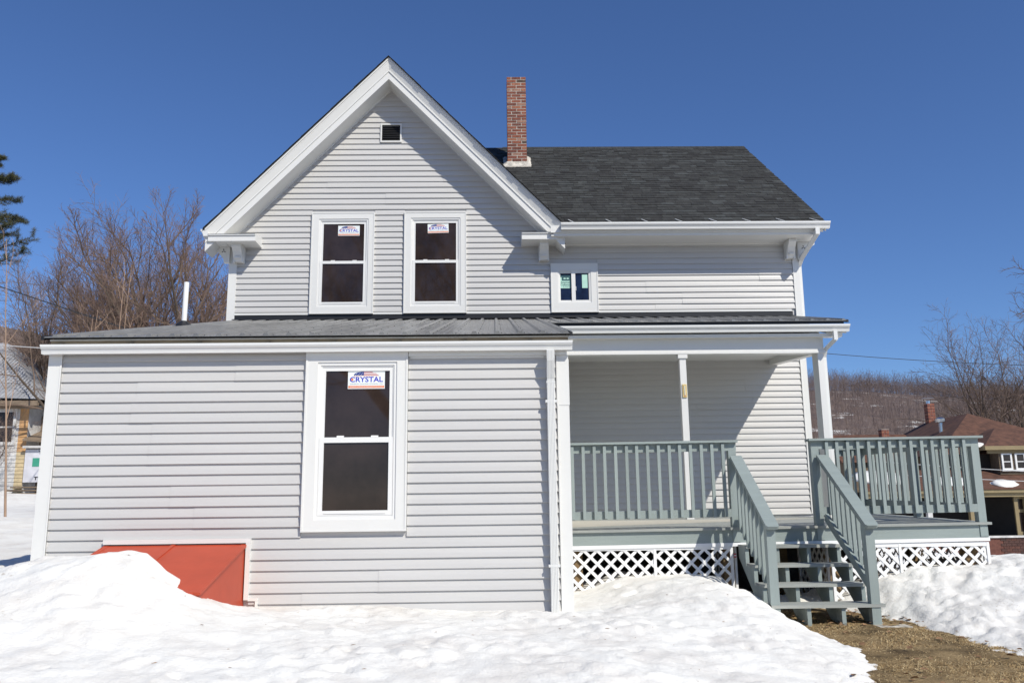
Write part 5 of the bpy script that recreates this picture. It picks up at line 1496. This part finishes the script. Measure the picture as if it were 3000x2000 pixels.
m = MB(); ring(m, 33.55, 34.5, -0.2, 2.0, 0.2, 0.16, 0.2, 0.2, 40.05, 40.15); m.box(33.75, 34.34, 40.06, 40.14, 1.05, 1.22); bwi = m.build('window', M['tan'], bh_)
MB().box(33.75, 34.34, 40.08, 40.13, 0.0, 1.8).build('pane', M['glass'], bwi)
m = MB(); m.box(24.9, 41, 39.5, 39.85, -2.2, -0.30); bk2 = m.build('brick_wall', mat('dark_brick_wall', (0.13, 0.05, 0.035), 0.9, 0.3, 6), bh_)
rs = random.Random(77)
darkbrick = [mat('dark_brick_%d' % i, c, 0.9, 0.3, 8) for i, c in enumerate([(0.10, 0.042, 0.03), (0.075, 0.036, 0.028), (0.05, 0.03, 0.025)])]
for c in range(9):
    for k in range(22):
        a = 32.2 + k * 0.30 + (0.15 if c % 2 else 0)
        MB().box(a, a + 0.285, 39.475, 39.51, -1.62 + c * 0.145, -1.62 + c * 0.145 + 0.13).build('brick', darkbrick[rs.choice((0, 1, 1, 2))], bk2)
m = MB(); m.box(24.9, 41, 39.4, 39.95, -0.30, -0.2); m.build('wall_cap', M['oldwhite'], bh_)
# chimneys
def far_chimney(x0, x1, y, z0, z1, pot):
    m = MB(); m.box(x0, x1, y, y + (x1 - x0), z0, z1); c_ = m.build('chimney', M['mortar'], bh_)
    k = 0; z = z0
    while z < z1 - 0.05:
        n = 3
        for i in range(n):
            a = x0 - 0.01 + (x1 - x0 + 0.02) * (i + (0 if k % 2 else 0.0)) / n
            MB().box(a, a + (x1 - x0) / n - 0.012, y - 0.012, y + 0.1, z, z + 0.10).build('brick', M['brick'][(i * 2 + k) % 4], c_)
        MB().box(x0 - 0.012, x0 + 0.05, y + 0.1, y + (x1 - x0), z, z + 0.10).build('brick', M['brick'][k % 4], c_)
        z += 0.115; k += 1
    if pot:
        m = MB(); cx = (x0 + x1) / 2; m.tube([(cx, y + 0.35, z1), (cx, y + 0.35, z1 + 0.28)], 0.13, 10); m.tube([(cx, y + 0.35, z1 + 0.46), (cx, y + 0.35, z1 + 0.48), (cx, y + 0.35, z1 + 0.52)], [0.42, 0.40, 0.05], 12); m.build('chimney_cap', M['steel'], c_)
far_chimney(35.0, 35.5, 51.4, 6.6, 8.5, True)
far_chimney(30.7, 31.2, 49.5, 5.2, 6.6, False)
m = MB(); m.tube([(33.5, 47.0, 6.1), (33.5, 47.0, 6.75), (33.5, 47.0, 6.8), (33.5, 47.0, 7.02), (33.5, 47.0, 7.12)], [0.14, 0.14, 0.30, 0.32, 0.10], 12); m.build('roof_vent', M['steel'], bh_)
def snow_patch(loc, sx, sy, sz, seed, label):
    g = random.Random(seed); vs = []; n = 14
    rows = ((0.0, 0.0), (0.55, 1.0), (0.9, 0.8), (1.0, 0.2), (1.0, -0.3))
    m = MB(); pts = [(loc[0], loc[1], loc[2] + sz)]
    for (r, h) in rows[1:]:
        for k in range(n):
            a = 2 * math.pi * k / n; q = r * g.uniform(0.8, 1.15)
            pts.append((loc[0] + sx * q * math.cos(a), loc[1] + sy * q * math.sin(a), loc[2] + sz * h + 0.37 * sy * q * math.sin(a)))
    fs = [(0, 1 + k, 1 + (k + 1) % n) for k in range(n)]
    for l in range(3):
        fs += [(1 + l * n + k, 1 + (l + 1) * n + k, 1 + (l + 1) * n + (k + 1) % n, 1 + l * n + (k + 1) % n) for k in range(n)]
    m.add(pts, fs); tag(m.build('snow_patch', M['snow'], smooth=True), label, 'snow', 'snow left on the brown roofs')
snow_patch((33.2, 40.2, 2.66), 0.75, 0.45, 0.12, 1, 'snow patch on the low brown porch roof just right of the deck corner post')
snow_patch((30.3, 40.5, 2.8), 1.1, 0.6, 0.14, 2, 'snow patch on the low brown porch roof seen through the railing')
snow_patch((33.0, 41.9, 4.95), 0.4, 0.3, 0.10, 3, 'small snow lump at the eave of the upper brown roof')
snow_patch((26.4, 41.2, 3.06), 1.5, 1.0, 0.16, 4, 'broad snow patch at the left end of the low brown porch roof')

# ------------------------------------------------------------------ bark crumbs and leaf bits on the snow
n = 90
X = rng.uniform(0.0, 10.5, n); Y = rng.uniform(-3.4, 1.2, n)
dgs = bpy.context.evaluated_depsgraph_get()
bank = bpy.data.objects['snow_bank']
V = []; F = []
for i in range(n):
    ok, hit, nor, _ = bank.ray_cast(Vector((X[i], Y[i], 3.0)), Vector((0, 0, -1)))
    if not ok or hit.z < 0.3: continue
    a = rng.uniform(0, 6.28); sz_ = rng.uniform(0.004, 0.010) * (1.6 if rng.random() < 0.1 else 1)
    b = len(V); ln = rng.uniform(0.8, 2.4)
    for (p, q, h) in ((-ln, -0.4, 0.1), (ln, -0.5, 0.15), (ln * 0.8, 0.5, 0.1), (-ln, 0.45, 0.12), (0, 0, 0.5)):
        V.append((hit.x + sz_ * (p * math.cos(a) - q * math.sin(a)), hit.y + sz_ * (p * math.sin(a) + q * math.cos(a)), hit.z + sz_ * h))
    F += [(b, b + 1, b + 4), (b + 1, b + 2, b + 4), (b + 2, b + 3, b + 4), (b + 3, b, b + 4)]
o = np_mesh('snow_debris', V, F, M['leaf'])
tag(o, 'scattered bark crumbs and leaf bits lying on the snow bank', 'debris', kind='stuff')
